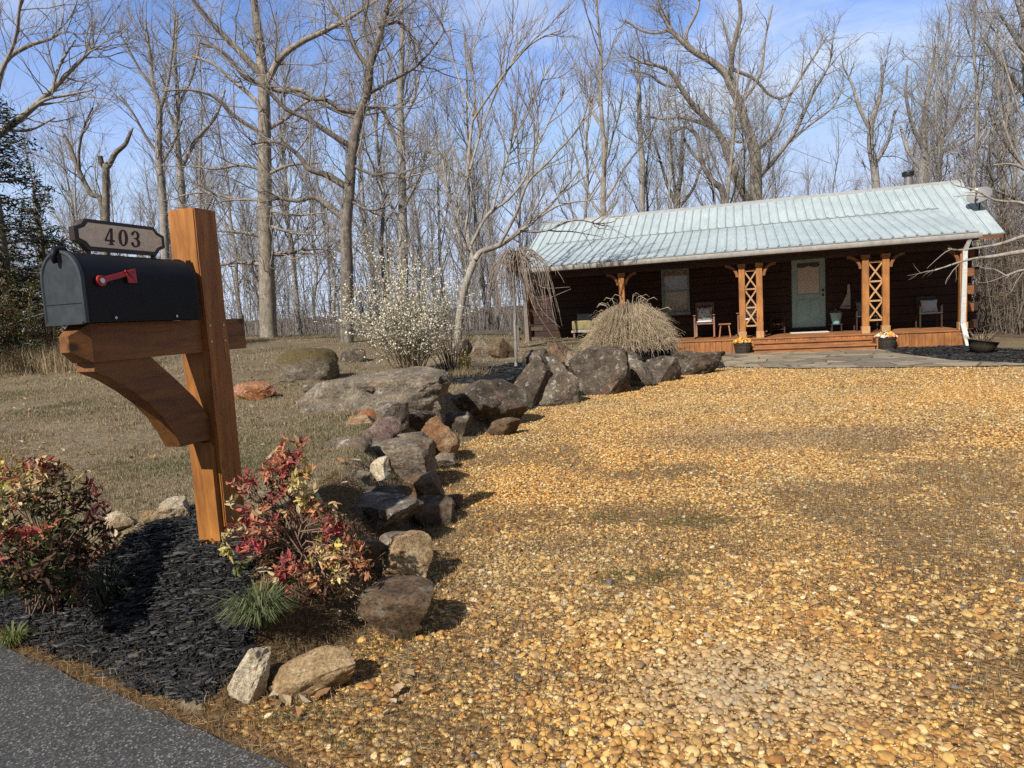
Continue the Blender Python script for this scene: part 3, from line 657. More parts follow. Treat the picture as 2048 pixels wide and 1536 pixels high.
ROCKS = [
 (708, 985, .28, 78, 40, 'flat pale-streaked stone at the lawn edge above the dark loaf-shaped rock', R_grey, 120, dict(dm=.8)),
 (800, 1110, .10, 84, 48, 'small lichen-pale rock in the gap above the squarish golden block', R_lichen, 122, dict(dm=.9)),
 (905, 1020, .0, 48, 34, 'small brown rock out on the gravel below the rounded brown rock', R_brown, 124, dict(dm=.9)),
 (742, 1120, .2, 74, 46, 'brown rock showing between the red shrub and the golden block', R_brown, 126, dict(dm=.9)),
 (838, 868, .2, 76, 52, 'dark angular rock between the pale-topped rock and the orange-tan rock', R_dark, 128, dict(dm=.9)),
 (892, 942, .0, 46, 36, 'small grey rock at the gravel edge below the orange-tan rock', R_grey, 130, dict(dm=.9)),
 (724, 868, .36, 62, 40, 'small weathered rock behind the purple-brown wedge', R_orange, 132, dict(dm=.9)),
 (1080, 742, .35, 70, 46, 'dark rock behind the leaning pointed rock', R_dark, 134, dict(dm=.8)),
 (1250, 742, .2, 66, 40, 'low dark rock behind the white-crowned rock', R_dark, 136, dict(dm=.8)),
 (1010, 872, .0, 70, 40, 'low brown rock at the gravel edge under the two-faced boulder', R_brown, 138, dict(dm=.7)),
 (912, 876, .02, 74, 52, 'dark rock wedged at the foot of the huge grey boulder beside the two-faced boulder', R_dark, 104, dict(dm=.9, cuts=5)),
 (640, 800, .44, 60, 34, 'small grey rock between the mossy boulder and the red clay stain', R_grey, 106, dict(dm=.8)),
 (828, 905, .18, 70, 44, 'lichen-spotted rock tucked behind the orange-tan pointed rock', R_lichen, 108, dict(dm=.9)),
 (1162, 752, .25, 74, 52, 'weathered grey rock behind the big black boulder', R_grey, 110, dict(dm=.8)),
 (490, 1408, .0, 84, 118, 'pale cream slab standing upright at the tip of the mulch bed', R_pale, 3, dict(dm=1.0, lean=.45, cuts=8, sub=5, taper=.25)),
 (632, 1402, .0, 192, 100, 'long tan slab lying at the front corner of the gravel, beside the pale upright slab', R_tan, 14, dict(dm=.5, cuts=8, sub=5, slope=.32, rot=.15)),
 (785, 1292, .0, 176, 136, 'smooth dark brown hump-backed rock between the long tan slab and the squarish golden block', R_brown, 5, dict(dm=.95, cuts=4, sub=5, rough=.06, lean=.15)),
 (818, 1190, .0, 116, 128, 'squarish golden-brown block with a flat front at the edge of the gravel', R_tan, 21, dict(dm=1.1, cuts=10, sub=5, rough=.05)),
 (772, 1082, .10, 176, 92, 'low grey rock with a sunlit white flank behind the squarish golden block', R_lichen, 8, dict(dm=.9, sub=5)),
 (757, 1018, .22, 140, 50, 'dark rounded flat rock lying like a loaf on the edge of the lawn', R_dark, 11, dict(dm=.8, cuts=2, rough=.06)),
 (853, 1004, .12, 92, 62, 'rounded dark brown rock perched above the gravel', R_brown, 17, dict(dm=.9, cuts=4)),
 (866, 1056, .0, 100, 66, 'low dark rock at the gravel edge below the rounded brown rock', R_dark, 19, dict(dm=.8, cuts=5)),
 (690, 1062, .2, 86, 56, 'dark grey rock half hidden behind the red shrub by the mailbox', R_dark, 23, dict(dm=.8)),
 (808, 962, .12, 150, 92, 'broad grey slab sloping down in layers beside the gravel', R_grey, 27, dict(dm=.95, cuts=8, sub=5, top=.35)),
 (864, 932, .0, 112, 104, 'tall orange-tan rock with a pointed top at the gravel edge', R_orange, 31, dict(dm=1.0, cuts=9, sub=5, taper=.45, lean=.2)),
 (754, 908, .28, 92, 74, 'purple-brown wedge of rock with a straight flat top', R_purple, 33, dict(dm=.8, cuts=10, taper=.3, lean=.15)),
 (702, 918, .36, 96, 50, 'low rock streaked light and dark at the edge of the lawn', R_lichen, 37, dict(dm=.7)),
 (762, 958, .3, 46, 48, 'small pale pointed rock sunk in the lawn edge', R_pale, 39, dict(dm=.9, taper=.4)),
 (780, 866, .3, 78, 62, 'angular rock with a pale flat top and a black side', R_lichen, 41, dict(dm=.9, cuts=10, top=.5, lean=.1)),
 (768, 876, .14, 316, 140, 'huge low grey boulder with a small round hole', R_grey, 44, dict(dm=.75, cuts=7, sub=6, top=.3, rough=.09)),
 (616, 772, .42, 130, 78, 'big rounded boulder covered in brown moss', R_moss, 48, dict(dm=.8, cuts=0, rough=.08, sub=5)),
 (710, 737, .45, 66, 40, 'small dark boulder right behind the mossy boulder', R_dark, 51, dict(dm=.8)),
 (978, 860, .0, 176, 104, 'large dark two-faced boulder beside the huge low grey boulder', R_dark, 54, dict(dm=.7, cuts=5, sub=5)),
 (1048, 816, .0, 86, 108, 'upright dark rock with a leaning point above the gravel', R_dark, 58, dict(dm=.9, taper=.5, lean=.35, cuts=7, sub=5)),
 (1108, 812, .0, 108, 100, 'lichen-whitened boulder between the leaning pointed rock and the big pale-edged boulder', R_lichen, 61, dict(dm=.8, cuts=6, sub=5, taper=.2)),
 (1200, 790, .0, 124, 98, 'big black boulder with a pale left edge by the gravel', R_dark, 66, dict(dm=.8, cuts=7, sub=5, taper=.25)),
 (1274, 775, .0, 82, 62, 'squat dark rock with a white crown', R_lichen, 69, dict(dm=.9, cuts=6)),
 (1326, 764, .0, 78, 54, 'dark sloping rock between the white-crowned rock and the last long rock', R_dark, 73, dict(dm=.9)),
 (1396, 750, .0, 122, 52, 'long low dark rock at the far end of the row, nearest the porch steps', R_dark, 77, dict(dm=.5, cuts=5, sub=5, rough=.13)),
 (1128, 732, .42, 74, 48, 'brown grassy-topped rock behind the lichen-whitened boulder', R_brown, 81, dict(dm=.8)),
 (1258, 716, .36, 64, 42, 'pinkish brown rock under the dry ornamental grass', R_purple, 83, dict(dm=.8)),
 (960, 722, .45, 56, 50, 'pale triangular rock face behind the upper mulch bed', R_grey, 86, dict(dm=.8, taper=.6)),
 (1006, 722, .45, 58, 46, 'brown pyramid-shaped rock beside the weeping tree', R_brown, 88, dict(dm=.8, taper=.65)),
 (925, 722, .45, 44, 44, 'small black rock at the back of the upper mulch bed', R_dark, 90, dict(dm=.9, taper=.3)),
 (512, 808, .4, 98, 46, 'rock stained with red clay out on the lawn', R_redclay, 92, dict(dm=.8, cuts=4, sub=5)),
 (242, 1066, .36, 66, 44, 'white rough stone between the left shrub and the round tan stone', R_pale, 95, dict(dm=.8, cuts=9)),
 (299, 1056, .38, 36, 38, 'small round tan stone between two pale stones behind the mailbox', R_tan, 97, dict(dm=.9, cuts=3)),
 (352, 1050, .38, 86, 56, 'cream stone with two humps right behind the mailbox post', R_pale, 99, dict(dm=.8, cuts=4, rough=.16, sub=5)),
]
for r_ in ROCKS:
    o = rock(*r_[:8], **r_[8])
    if r_[6] is R_grey and 'hole' in r_[5]:
        hole = o
# the bored hole in the huge boulder: a short dark recess ring seated in its surface
dg = bpy.context.evaluated_depsgraph_get(); dg.update()
d = Vector(ray(740, 781)).normalized(); loc_l = hole.matrix_world.inverted() @ Vector(CAM)
okh, hp_, hn_, _ = hole.ray_cast(Vector(CAM) - hole.location, d)
if okh:
    bm = bmesh.new(); bm.from_mesh(hole.data)
    ax = Vector((-.1, -.93, .35)).normalized()
    for v_ in bm.verts:
        rel = v_.co - hp_; ra = (rel - ax * rel.dot(ax)).length
        if ra < .05 and rel.dot(ax) > -.25: v_.co -= ax * .13 * (1 - (ra / .05)**4)
    bm.to_mesh(hole.data); bm.free()
# red clay soil showing through the lawn
m_clay = ground_mat('red_clay_soil', [(.20, .07, .028), (.33, .125, .05), (.42, .19, .09)], (4, 40))
def soil(px, py, a, b_, zlift=.02):
    q = atz(px, py, .43); k = 26; bmv = [(0, 0, float(Z(q[0], q[1])) + .05)]; ring2 = []
    for rr_, zl in ((.55, .04), (1.0, -.01)):
        for i in range(k):
            an = i / k * 2 * PI; w_ = rr_ * (1 + .25 * math.sin(3 * an + 1) + .12 * math.sin(7 * an))
            x_, y_ = w_ * a * math.cos(an), w_ * b_ * math.sin(an); bmv.append((x_, y_, float(Z(q[0] + x_, q[1] + y_)) + zl))
    fs = [(0, 1 + i, 1 + (i + 1) % k) for i in range(k)] + [(1 + i, 1 + k + i, 1 + k + (i + 1) % k, 1 + (i + 1) % k) for i in range(k)]
    o = mesh_obj('red_soil', np.array(bmv), fs, m_clay, smooth=True, loc=(q[0], q[1], 0)); tag(o, kind='structure')
soil(500, 792, .36, .75); soil(735, 836, .14, .35)

# ------------------------------------------------------------------ mailbox on its timber post
W_post = mat_wood('post_wood', (.17, .052, .010), (.52, .215, .042), 'z', .6)
W_beam = mat_wood('beam_wood', (.10, .036, .009), (.31, .128, .032), 'y', .6)
M_blk = mat_plain('black_enamel', (.006, .007, .009), .55, 0, .3, 30, .05, .22)
M_gate = mat_plain('sunlit_black_enamel', (.032, .040, .048), .5, 0, .3, 22, .08)  # the body's black paint, with sunlight on the door mixed into its colour
M_red = mat_plain('red_flag_paint', (.42, .022, .028), .45, 0, .2, 30, .04)
M_steel = mat_plain('steel', (.5, .5, .5), .35, 1, .1)
M_signfr = mat_plain('sign_frame', (.030, .020, .016), .5)
M_cream = mat_plain('sign_panel', (.78, .68, .53), .7, 0, .12, 40, .1)
M_num = mat_plain('sign_numeral', (.045, .016, .012), .6)
NCc = np.array([-1.4212, 3.2, 0]); D1 = np.array([math.sin(HA), math.cos(HA), 0]); D2 = np.array([math.cos(HA), -math.sin(HA), 0])
pc = NCc + D1 * .075 - D2 * .078; PZ = .34
post = empty('mailbox_post', (pc[0], pc[1], PZ), -HA)
tag(post, 'brown timber post with a cross beam and curved brace carrying the mailbox', 'mailbox post')
# local frame: x = D2, y = D1, z up from PZ; near corner at (.078, -.075)
zt = 1.967 - PZ
bm = bmesh.new(); bmesh.ops.create_cube(bm, size=1)
for v_ in bm.verts: v_.co = Vector((v_.co.x * .156, v_.co.y * .146, (v_.co.z + .5) * (zt + .15) - .15))
bmesh.ops.bevel(bm, geom=bm.edges[:], offset=.005, segments=2, affect='EDGES')
bmesh.ops.subdivide_edges(bm, edges=[e for e in bm.edges if abs((e.verts[0].co - e.verts[1].co).z) > .5], cuts=14, use_grid_fill=True)
for v_ in bm.verts:
    k = mnoise.noise(Vector((v_.co.x * 9, v_.co.y * 9, v_.co.z * 5))) * .0035; v_.co.x += k; v_.co.y += k * .7
MB().bm(bm).build('post', W_post, post)
b0, b1 = 1.298 - PZ, 1.449 - PZ
mb_ = MB()
s0, s1 = -.60, .372
hx = .056; ch = .045
# beam with a chamfered nose
ys0 = -.075 - .60 + .02
ring = lambda y, ix, iz: [(-hx + ix, y, b0 + iz), (hx - ix, y, b0 + iz), (hx - ix, y, b1 - iz), (-hx + ix, y, b1 - iz)]
V = ring(ys0 - .07, ch * .7, ch) + ring(ys0, 0, 0) + ring(.218, 0, 0)
fs = [(3, 2, 1, 0), (8, 9, 10, 11)]
for k in range(2):
    for i in range(4): fs.append((k*4+i, k*4+(i+1) % 4, (k+1)*4+(i+1) % 4, (k+1)*4+i))
mb_.add(V, fs); smooth_by_angle(mb_.build('beam', W_beam, post), 20)
# curved brace
low = [(-.571, 1.298), (-.576, 1.262), (-.50, 1.226), (-.414, 1.168), (-.335, 1.103), (-.268, 1.027), (-.222, .955), (-.187, .881)]
upp = [(-.002, .881), (-.002, .985), (-.04, 1.045), (-.08, 1.095), (-.17, 1.182), (-.24, 1.245), (-.299, 1.298)]
poly = [(y_ - .0745, z_ - PZ) for y_, z_ in low + upp]
smooth_by_angle(MB().prism(poly, 'x', -.046, .046).build('brace', mat_wood('brace_wood', (.10, .036, .009), (.30, .122, .030), 'y', .6), post), 30)
# facing board under the brace
bp = [(-.066, -.1), (.060, -.1), (.060, .845 - PZ), (.044, .868 - PZ), (-.066, .868 - PZ)]
MB().prism(bp, 'y', -.102, -.0735).build('facing_board', W_post, post)
for y_, z_ in ((-.045, 1.42), (.045, 1.42), (-.045, 1.345), (.045, 1.345)):
    o = MB().lathe([(.006, 0), (.006, .003)], sides=10).build('screw', M_steel, post)
    o.location = (.0775, y_, z_ - PZ); o.rotation_euler = (0, PI / 2, 0)

# mailbox: x across (-.1..+.1), y along, door at the front
mbx = empty('mailbox', (pc[0], pc[1], 1.452), -HA)
tag(mbx, 'black arched metal mailbox with a sunlit-toned front door and lowered red flag', 'mailbox')
xm, hwid, hs_, ht = -.0, .102, .165, .276
def arch(xc, hw_, z_sh, z_top, k=14):
    pts = [(xc + hw_, 0.0)]
    for i in range(k + 1):
        a = i / k * PI; pts.append((xc + hw_ * math.cos(a), z_sh + (z_top - z_sh) * math.sin(a)))
    pts.append((xc - hw_, 0.0)); return pts
yd, yb = -.075 - .630, -.075 - .055
body = MB(); o_ = arch(xm, hwid, hs_, ht); n = len(o_)
st = [(yd + .012, 1.0), (yd + .022, 1.012), (yd + .032, 1.0), (yb - .012, 1.0), (yb - .004, 1.014), (yb + .004, 1.0)]
V = [(xm + (x_ - xm) * k_, y_, z_ * k_) for y_, k_ in st for x_, z_ in o_]
fs = [(i*n+j, (i+1)*n+j, (i+1)*n+(j+1) % n, i*n+(j+1) % n) for i in range(len(st)-1) for j in range(n)] + [list(range(n)), [(len(st)-1)*n + j for j in range(n)][::-1]]
body.add(V, fs); smooth_by_angle(body.build('body', M_blk, mbx), 35)
dr = MB(); o_ = arch(xm, hwid + .003, hs_, ht + .004); o2 = arch(xm, hwid - .006, hs_ - .004, ht - .006); o2 = [(x_, z_ + (.006 if i in (0, len(o2) - 1) else 0)) for i, (x_, z_) in enumerate(o2)]
V = [(x_, yd + .011, z_) for x_, z_ in o_] + [(x_, yd - .004, z_) for x_, z_ in o_] + [(x_, yd - .006, z_) for x_, z_ in o2] + [(x_, yd - .001, z_) for x_, z_ in [((x_ - xm) * .96 + xm, z_ * .97 + .003) for x_, z_ in o2]]
fs = [(i*n+j, i*n+(j+1) % n, (i+1)*n+(j+1) % n, (i+1)*n+j) for i in range(3) for j in range(n)] + [list(range(n))[::-1], [3*n + j for j in range(n)]]
dr.add(V, fs); dr.box(xm - .094, xm + .094, yd - .004, yd + .002, .076, .080); dr.box(xm - .096, xm + .096, yd - .012, yd - .002, -.004, .004)
door = dr.build('door', M_gate, mbx); smooth_by_angle(door, 35)
MB().tube([(xm, yd + .03, ht + .010), (xm, yd - .012, ht + .004), (xm, yd - .022, ht - .02), (xm, yd - .014, ht - .045)], [.012, .014, .012, .009], 8).build('latch', M_blk, mbx, smooth=True)
fl = MB()
yf, zf_ = -.075 - .562 + .01, .160
fl.add(*(lambda m_: (m_.v, m_.f))(MB().prism([(yf + .021 * math.cos(a), zf_ + .021 * math.sin(a)) for a in np.linspace(0, 2*PI, 20, endpoint=False)], 'x', xm + hwid + .002, xm + hwid + .012)))
fl.prism([(yf, zf_ - .010), (yf + .158, zf_ + .032), (yf + .158, zf_ + .052), (yf, zf_ + .012)], 'x', xm + hwid + .003, xm + hwid + .009)
fl.prism([(yf + .112, zf_ + .046), (yf + .120, zf_ - .006), (yf + .162, zf_ - .004), (yf + .160, zf_ + .052), (yf + .110, zf_ + .038)], 'x', xm + hwid + .009, xm + hwid + .014)
smooth_by_angle(fl.build('flag', M_red, mbx), 35)
MB().prism([(yf + .010 * math.cos(a), zf_ + .010 * math.sin(a)) for a in np.linspace(0, 2*PI, 14, endpoint=False)], 'x', xm + hwid + .012, xm + hwid + .016).build('flag_rivet', M_steel, mbx)
for y_ in (-.075 - .50, -.075 - .19):
    MB().prism([(y_ + .006 * math.cos(a), .016 + .006 * math.sin(a)) for a in np.linspace(0, 2*PI, 10, endpoint=False)], 'x', xm + hwid, xm + hwid + .004).build('screw', M_steel, mbx)

# number plaque on top of the mailbox
sg = empty('number_plaque', (pc[0], pc[1], 1.452 + ht), -HA)
tag(sg, 'cream house number plaque reading 403 in a dark scalloped frame', 'number sign')
zs0, zs1, sa_, sb_ = 1.742 - 1.728, 1.866 - 1.728, -.075 - .553, -.075 - .112
def plaq(y0, y1, z0, z1, c):
    p = []
    for (yc, zc, a0) in ((y1, z1, 180), (y0, z1, 270), (y0, z0, 0), (y1, z0, 90)):
        arc = [(yc + c * math.cos(RAD(a0 + a)) * .95, zc + c * math.sin(RAD(a0 + a)) * .72) for a in np.linspace(90, 0, 7)]
        p += arc if (yc, zc) in ((y1, z1), (y0, z0), (y0, z1), (y1, z0)) else arc
    return p
def octo(y0, y1, z0, z1, cy, cz):
    base = [(y0 + cy, z0), (y1 - cy, z0), (y1, z0 + cz), (y1, z1 - cz), (y1 - cy, z1), (y0 + cy, z1), (y0, z1 - cz), (y0, z0 + cz)]
    out = []
    for i, p in enumerate(base):
        q = base[(i + 1) % 8]; out.append(p)
        if i in (1, 3, 5, 7):   # scalloped corners bow inward slightly
            mx, mz = (p[0] + q[0]) / 2, (p[1] + q[1]) / 2; ccx, ccz = (y0 + y1) / 2, (z0 + z1) / 2
            out.append((mx + (ccx - mx) * .035, mz + (ccz - mz) * .12))
    return out
sx0 = -.014
smooth_by_angle(MB().prism(octo(sa_, sb_, zs0, zs1, .052, .036), 'x', sx0 - .012, sx0 + .016).build('frame', M_signfr, sg), 20)
MB().prism(octo(sa_ + .018, sb_ - .018, zs0 + .015, zs1 - .015, .045, .030), 'x', sx0 + .0155, sx0 + .0185).build('panel', M_cream, sg)
for y_ in (-.075 - .49, -.075 - .17): MB().box(sx0 - .006, sx0 + .008, y_ - .007, y_ + .007, -.03, zs0 + .01).build('bracket', M_signfr, sg)
yc_, zc_ = (sa_ + sb_) / 2 + .0, (zs0 + zs1) / 2
dh = .068; slant = .10
def digit_mesh(polys, holes, y0):
    """flat-extruded numeral from quads in unit space (0..1 by 0..1)"""
    m_ = MB()
    for q in polys:
        m_.prism([(y0 + (a * .046 + (b_ - .5) * slant * dh), zc_ - dh / 2 + b_ * dh) for a, b_ in q], 'x', sx0 + .0186, sx0 + .0205)
    return m_
def ringquads(cx_, cz_, ro, rz, ri, riz, a0, a1, k=22, sw=None):
    out = []
    for i in range(k):
        a, b_ = RAD(a0 + (a1 - a0) * i / k), RAD(a0 + (a1 - a0) * (i + 1) / k)
        out.append([(cx_ + ro*math.cos(a), cz_ + rz*math.sin(a)), (cx_ + ro*math.cos(b_), cz_ + rz*math.sin(b_)), (cx_ + ri*math.cos(b_), cz_ + riz*math.sin(b_)), (cx_ + ri*math.cos(a), cz_ + riz*math.sin(a))])
    return out
four = [[(.52, 0), (.80, 0), (.80, 1.0), (.60, 1.0)], [(0, .30), (.52, .30), (.52, .20), (0, .20)], [(.80, .30), (1.0, .30), (1.0, .20), (.80, .20)], [(0, .30), (.16, .30), (.66, 1.0), (.56, 1.0)], [(.40, .0), (.52, 0), (.52, .06), (.40, .06)], [(.80, 0), (.92, 0), (.92, .06), (.80, .06)]]
zero = ringquads(.5, .5, .5, .51, .20, .44, 0, 360, 32)
three = ringquads(.42, .74, .46, .27, .18, .20, -70, 165, 18) + ringquads(.42, .27, .52, .29, .22, .21, -165, 80, 20) + [[(.30, .50), (.55, .50), (.55, .57), (.30, .57)]] + ringquads(.10, .78, .11, .075, .001, .001, 0, 360, 10) + ringquads(.08, .22, .12, .08, .001, .001, 0, 360, 10)
for nm, pl, yo in (('numeral', four, -.088), ('numeral', zero, -.023), ('numeral', three, .042)):
    digit_mesh(pl, None, yc_ + yo).build(nm, M_num, sg)

# ------------------------------------------------------------------ the log cabin
cab = empty('log_cabin', tuple(HO), -HA)
tag(cab, 'brown log cabin with a pale metal roof and a full-width front porch', 'cabin')
# local frame: x = u, y = -n, z
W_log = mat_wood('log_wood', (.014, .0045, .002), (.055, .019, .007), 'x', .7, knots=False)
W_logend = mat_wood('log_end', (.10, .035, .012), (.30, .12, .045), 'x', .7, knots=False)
W_deck = mat_wood('deck_wood', (.20, .075, .024), (.42, .18, .066), 'x', .6, knots=False)
W_skirt = mat_wood('skirt_wood', (.20, .065, .016), (.46, .19, .055), 'z', .6)
W_pp = mat_wood('porch_post_wood', (.28, .105, .024), (.52, .22, .058), 'z', .55, knots=False)
W_brk = mat_wood('bracket_wood', (.16, .055, .015), (.34, .135, .04), 'z', .6, knots=False)
W_base = mat_wood('post_base_wood', (.38, .20, .085), (.62, .36, .17), 'z', .6)
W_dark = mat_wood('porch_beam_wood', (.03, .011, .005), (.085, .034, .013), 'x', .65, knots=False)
W_lat = mat_wood('trellis_wood', (.42, .22, .09), (.60, .34, .16), 'z', .6, knots=False)
M_trim = mat_plain('gutter_metal', (.40, .385, .37), .45, .0, .18, 8, .05)
M_alum = mat_plain('downspout_metal', (.62, .61, .60), .4, .2, .22, 26, .25, dist=.01)
# roof metal
def roof_mat():
    m, nt, b = new_mat('roof_metal'); v = coords(nt, 'Object')
    n1 = noise_tex(nt, v, .8, 6, .65, .3); n2 = noise_tex(nt, coords(nt, 'Object', (1, .12, .12)), 18, 4, .6)
    r1 = ramp(nt, [(.3, (.38, .455, .48)), (.7, (.50, .575, .60))]); nt.links.new(n1, r1.inputs[0])
    r2 = ramp(nt, [(.3, .84), (.7, 1.06)]); nt.links.new(n2, r2.inputs[0])
    nt.links.new(mixc(nt, 1, r1.outputs[0], r2.outputs[0], 'MULTIPLY'), b.inputs['Base Color'])
    b.inputs['Roughness'].default_value = .5; b.inputs['Metallic'].default_value = .15; bump(nt, b, n2, .08, .004); return m
M_roof = roof_mat()
UL, UR = -8.62, 4.10
# front wall: courses of squared logs with open joints for door and window
fw = MB(); zc0 = .30; hcourse = .238
openings = [(-.52, .50, .30, 2.58), (-4.22, -3.36, 1.08, 2.54)]
k = 0; z_ = zc0
rnd = random.Random(4)
while z_ < 2.85:
    z1_ = z_ + hcourse - .012
    segs = [(UL - (.14 if k % 2 else 0), UR + (.16 if k % 2 == 0 else 0))]
    for a, b_, zo0, zo1 in openings:
        if z1_ > zo0 + .02 and z_ < zo1 - .02:
            ns = []
            for s_, e_ in segs:
                if a > s_ and b_ < e_: ns += [(s_, a), (b_, e_)]
                else: ns.append((s_, e_))
            segs = ns
    for s_, e_ in segs:
        j = rnd.uniform(-.004, .004); fw.box(s_, e_, j, .17, z_, z1_, .012)
    z_ += hcourse; k += 1
fw.box(UL + .02, -4.23, .03, .15, .2, 3.10); fw.box(-3.35, -.56, .03, .15, .2, 3.10); fw.box(-4.225, -3.355, .031, .149, .2, 1.09); fw.box(-4.225, -3.355, .031, .149, 2.53, 3.10); fw.box(.54, UR - .02, .03, .15, .2, 3.10); fw.box(-.56, .54, .031, .149, 2.6, 3.10)
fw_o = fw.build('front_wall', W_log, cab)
# gable walls and back wall
for ux0, ux1 in ((UL, UL + .17), (UR - .17, UR)):
    gw = MB()
    z_ = .30 - hcourse / 2 * 0 - .26; k = 0
    while z_ < 4.25:
        top_ = z_ + hcourse - .012; zz = max(0, top_ - 2.95); y0 = .172 + zz / .52 if zz else (-.12 if k % 2 else .172); y1 = 5.4 - zz / .52
        if y1 > y0: gw.box(ux0, ux1, y0 if k % 2 == 0 or zz else .172, y1, z_, top_, .012)
        if not zz and k % 2: gw.box(ux0 + .002, ux1 - .002, -.22, -.002, z_, top_, .01)
        z_ += hcourse; k += 1
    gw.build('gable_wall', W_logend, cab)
MB().box(UL + .2, UR - .2, 5.25, 5.42, -.2, 3.1).build('back_wall', W_log, cab)
MB().box(UL + .05, UR - .05, .04, 5.35, -.4, .29).build('foundation', mat_plain('block', (.16, .12, .09), .9), cab)
# main roof: ribbed sheets front and back, ridge cap
def ribbed(x0, x1, p0, p1, pitch=.262, th=.03, rib=.024, ribw=.028):
    """sheet from p0=(y,z) low edge to p1 high edge with standing ribs running up it"""
    mm = MB(); (ya, za), (yb_, zb_) = p0, p1
    L = math.hypot(yb_ - ya, zb_ - za); ny, nz_ = -(zb_ - za) / L, (yb_ - ya) / L
    if nz_ < 0: ny, nz_ = -ny, -nz_
    xs_ = [x0]; hs2 = [0]; x_ = x0 + .06
    while x_ < x1 - .08:
        xs_ += [x_ - ribw, x_ - ribw * .35, x_ + ribw * .35, x_ + ribw]; hs2 += [0, rib, rib, 0]; x_ += pitch
    xs_.append(x1); hs2.append(0); n = len(xs_)
    top0 = [(x_, ya + ny * (h_ + th), za + nz_ * (h_ + th)) for x_, h_ in zip(xs_, hs2)]
    top1 = [(x_, yb_ + ny * (h_ + th), zb_ + nz_ * (h_ + th)) for x_, h_ in zip(xs_, hs2)]
    bot0 = [(x_, ya, za) for x_ in xs_]; bot1 = [(x_, yb_, zb_) for x_ in xs_]
    V = top0 + top1 + bot0 + bot1; fs = []
    for i in range(n - 1):
        fs += [(i, i+1, n+i+1, n+i), (2*n+i+1, 2*n+i, 3*n+i, 3*n+i+1), (2*n+i, 2*n+i+1, i+1, i), (n+i, n+i+1, 3*n+i+1, 3*n+i)]
    fs += [(0, n, 3*n, 2*n), (n-1, 3*n-1, 4*n-1, 2*n-1)]
    mm.add(V, fs); return mm
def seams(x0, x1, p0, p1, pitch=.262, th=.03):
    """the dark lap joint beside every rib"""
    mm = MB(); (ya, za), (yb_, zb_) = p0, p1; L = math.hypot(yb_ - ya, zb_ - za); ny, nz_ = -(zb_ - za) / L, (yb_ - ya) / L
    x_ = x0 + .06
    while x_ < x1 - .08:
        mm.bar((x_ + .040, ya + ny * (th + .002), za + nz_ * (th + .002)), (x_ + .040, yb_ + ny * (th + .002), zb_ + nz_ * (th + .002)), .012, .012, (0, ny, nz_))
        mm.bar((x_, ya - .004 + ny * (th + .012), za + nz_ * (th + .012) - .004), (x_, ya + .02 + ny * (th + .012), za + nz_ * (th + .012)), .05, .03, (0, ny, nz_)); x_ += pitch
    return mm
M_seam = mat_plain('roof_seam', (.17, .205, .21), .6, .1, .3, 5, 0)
RL, RR_ = -8.66, 4.58
rz, ry = 4.62, 2.8
mr = ribbed(RL, RR_, (-.85, 2.735), (ry, rz)); back = ribbed(RL, RR_, (6.4, 2.735), (ry, rz))
roof = mr.build('roof', M_roof, cab)
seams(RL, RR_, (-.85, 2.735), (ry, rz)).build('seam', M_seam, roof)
back.build('rear_roof', M_roof, cab)
MB().prism([(ry - .17, rz - .055), (ry - .17, rz - .04), (ry, rz + .075), (ry + .17, rz - .04), (ry + .17, rz - .055), (ry, rz + .055)], 'x', RL - .02, RR_ + .02).build('ridge_cap', mat_plain('ridge_metal', (.36, .37, .37), .5, .2, .15, 6), roof)
# rake trim on the right and left gables
for ux in (RL - .012, RR_ + .001):
    t_ = MB()
    for ya, yb_ in ((-.85, ry), (6.4, ry)):
        t_.prism([(ya, 2.735 - .13), (yb_, rz - .13), (yb_, rz + .02), (ya, 2.735 + .02)], 'x', ux, ux + .011)
    t_.build('rake_board', W_dark, roof)
# soffit strip of the main eave beyond the porch roof
MB().box(3.52, 4.56, .84 - 1.68, -.80, 2.64, 2.73).build('eave_board', W_logend, roof)
# porch roof
PL, PRr = -8.08, 3.50
pr_ = ribbed(PL, PRr, (-2.66, 2.705), (.80, 3.60 + .035), pitch=.262)
proof = pr_.build('porch_roof', M_roof, cab)
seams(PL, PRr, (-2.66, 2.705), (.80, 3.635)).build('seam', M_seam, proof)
fl2 = MB(); fl2.box(PL, PRr, .79, .83, 3.58, 3.70)
x_ = PL + .06
while x_ < PRr - .08: fl2.box(x_ - .03, x_ + .03, .765, .835, 3.58, 3.725); x_ += .262
fl2.build('roof_break_shadow', M_seam, proof)  # dark strip drawn in as the shadow line at the sheet overlap
# cheek between porch roof end and main roof
for ux in (PL - .004, PRr - .006):
    MB().prism([(-2.64, 2.66), (-.84, 2.72), (.78, 3.59), (.78, 3.62), (-2.64, 2.72)], 'x', ux, ux + .01).build('roof_cheek', M_roof, proof)
# sheet-end closure: dark foam under rib ends
gt = MB()
gp = [(-2.655, 2.69), (-2.655, 2.58), (-2.69, 2.555), (-2.755, 2.56), (-2.785, 2.60), (-2.79, 2.675), (-2.775, 2.678), (-2.772, 2.61), (-2.745, 2.575), (-2.69, 2.572), (-2.67, 2.59), (-2.668, 2.69)]
gt.prism(gp, 'x', PL - .03, PRr + .03)
gut = gt.build('gutter', M_trim, cab); smooth_by_angle(gut, 40)
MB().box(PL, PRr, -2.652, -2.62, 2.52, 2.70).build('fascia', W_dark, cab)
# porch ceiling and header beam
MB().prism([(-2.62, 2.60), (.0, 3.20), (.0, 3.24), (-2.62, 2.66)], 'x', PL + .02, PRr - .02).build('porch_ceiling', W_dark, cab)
MB().box(PL + .03, 3.38, -2.34, -2.20, 2.38, 2.60).build('header_beam', W_dark, cab)
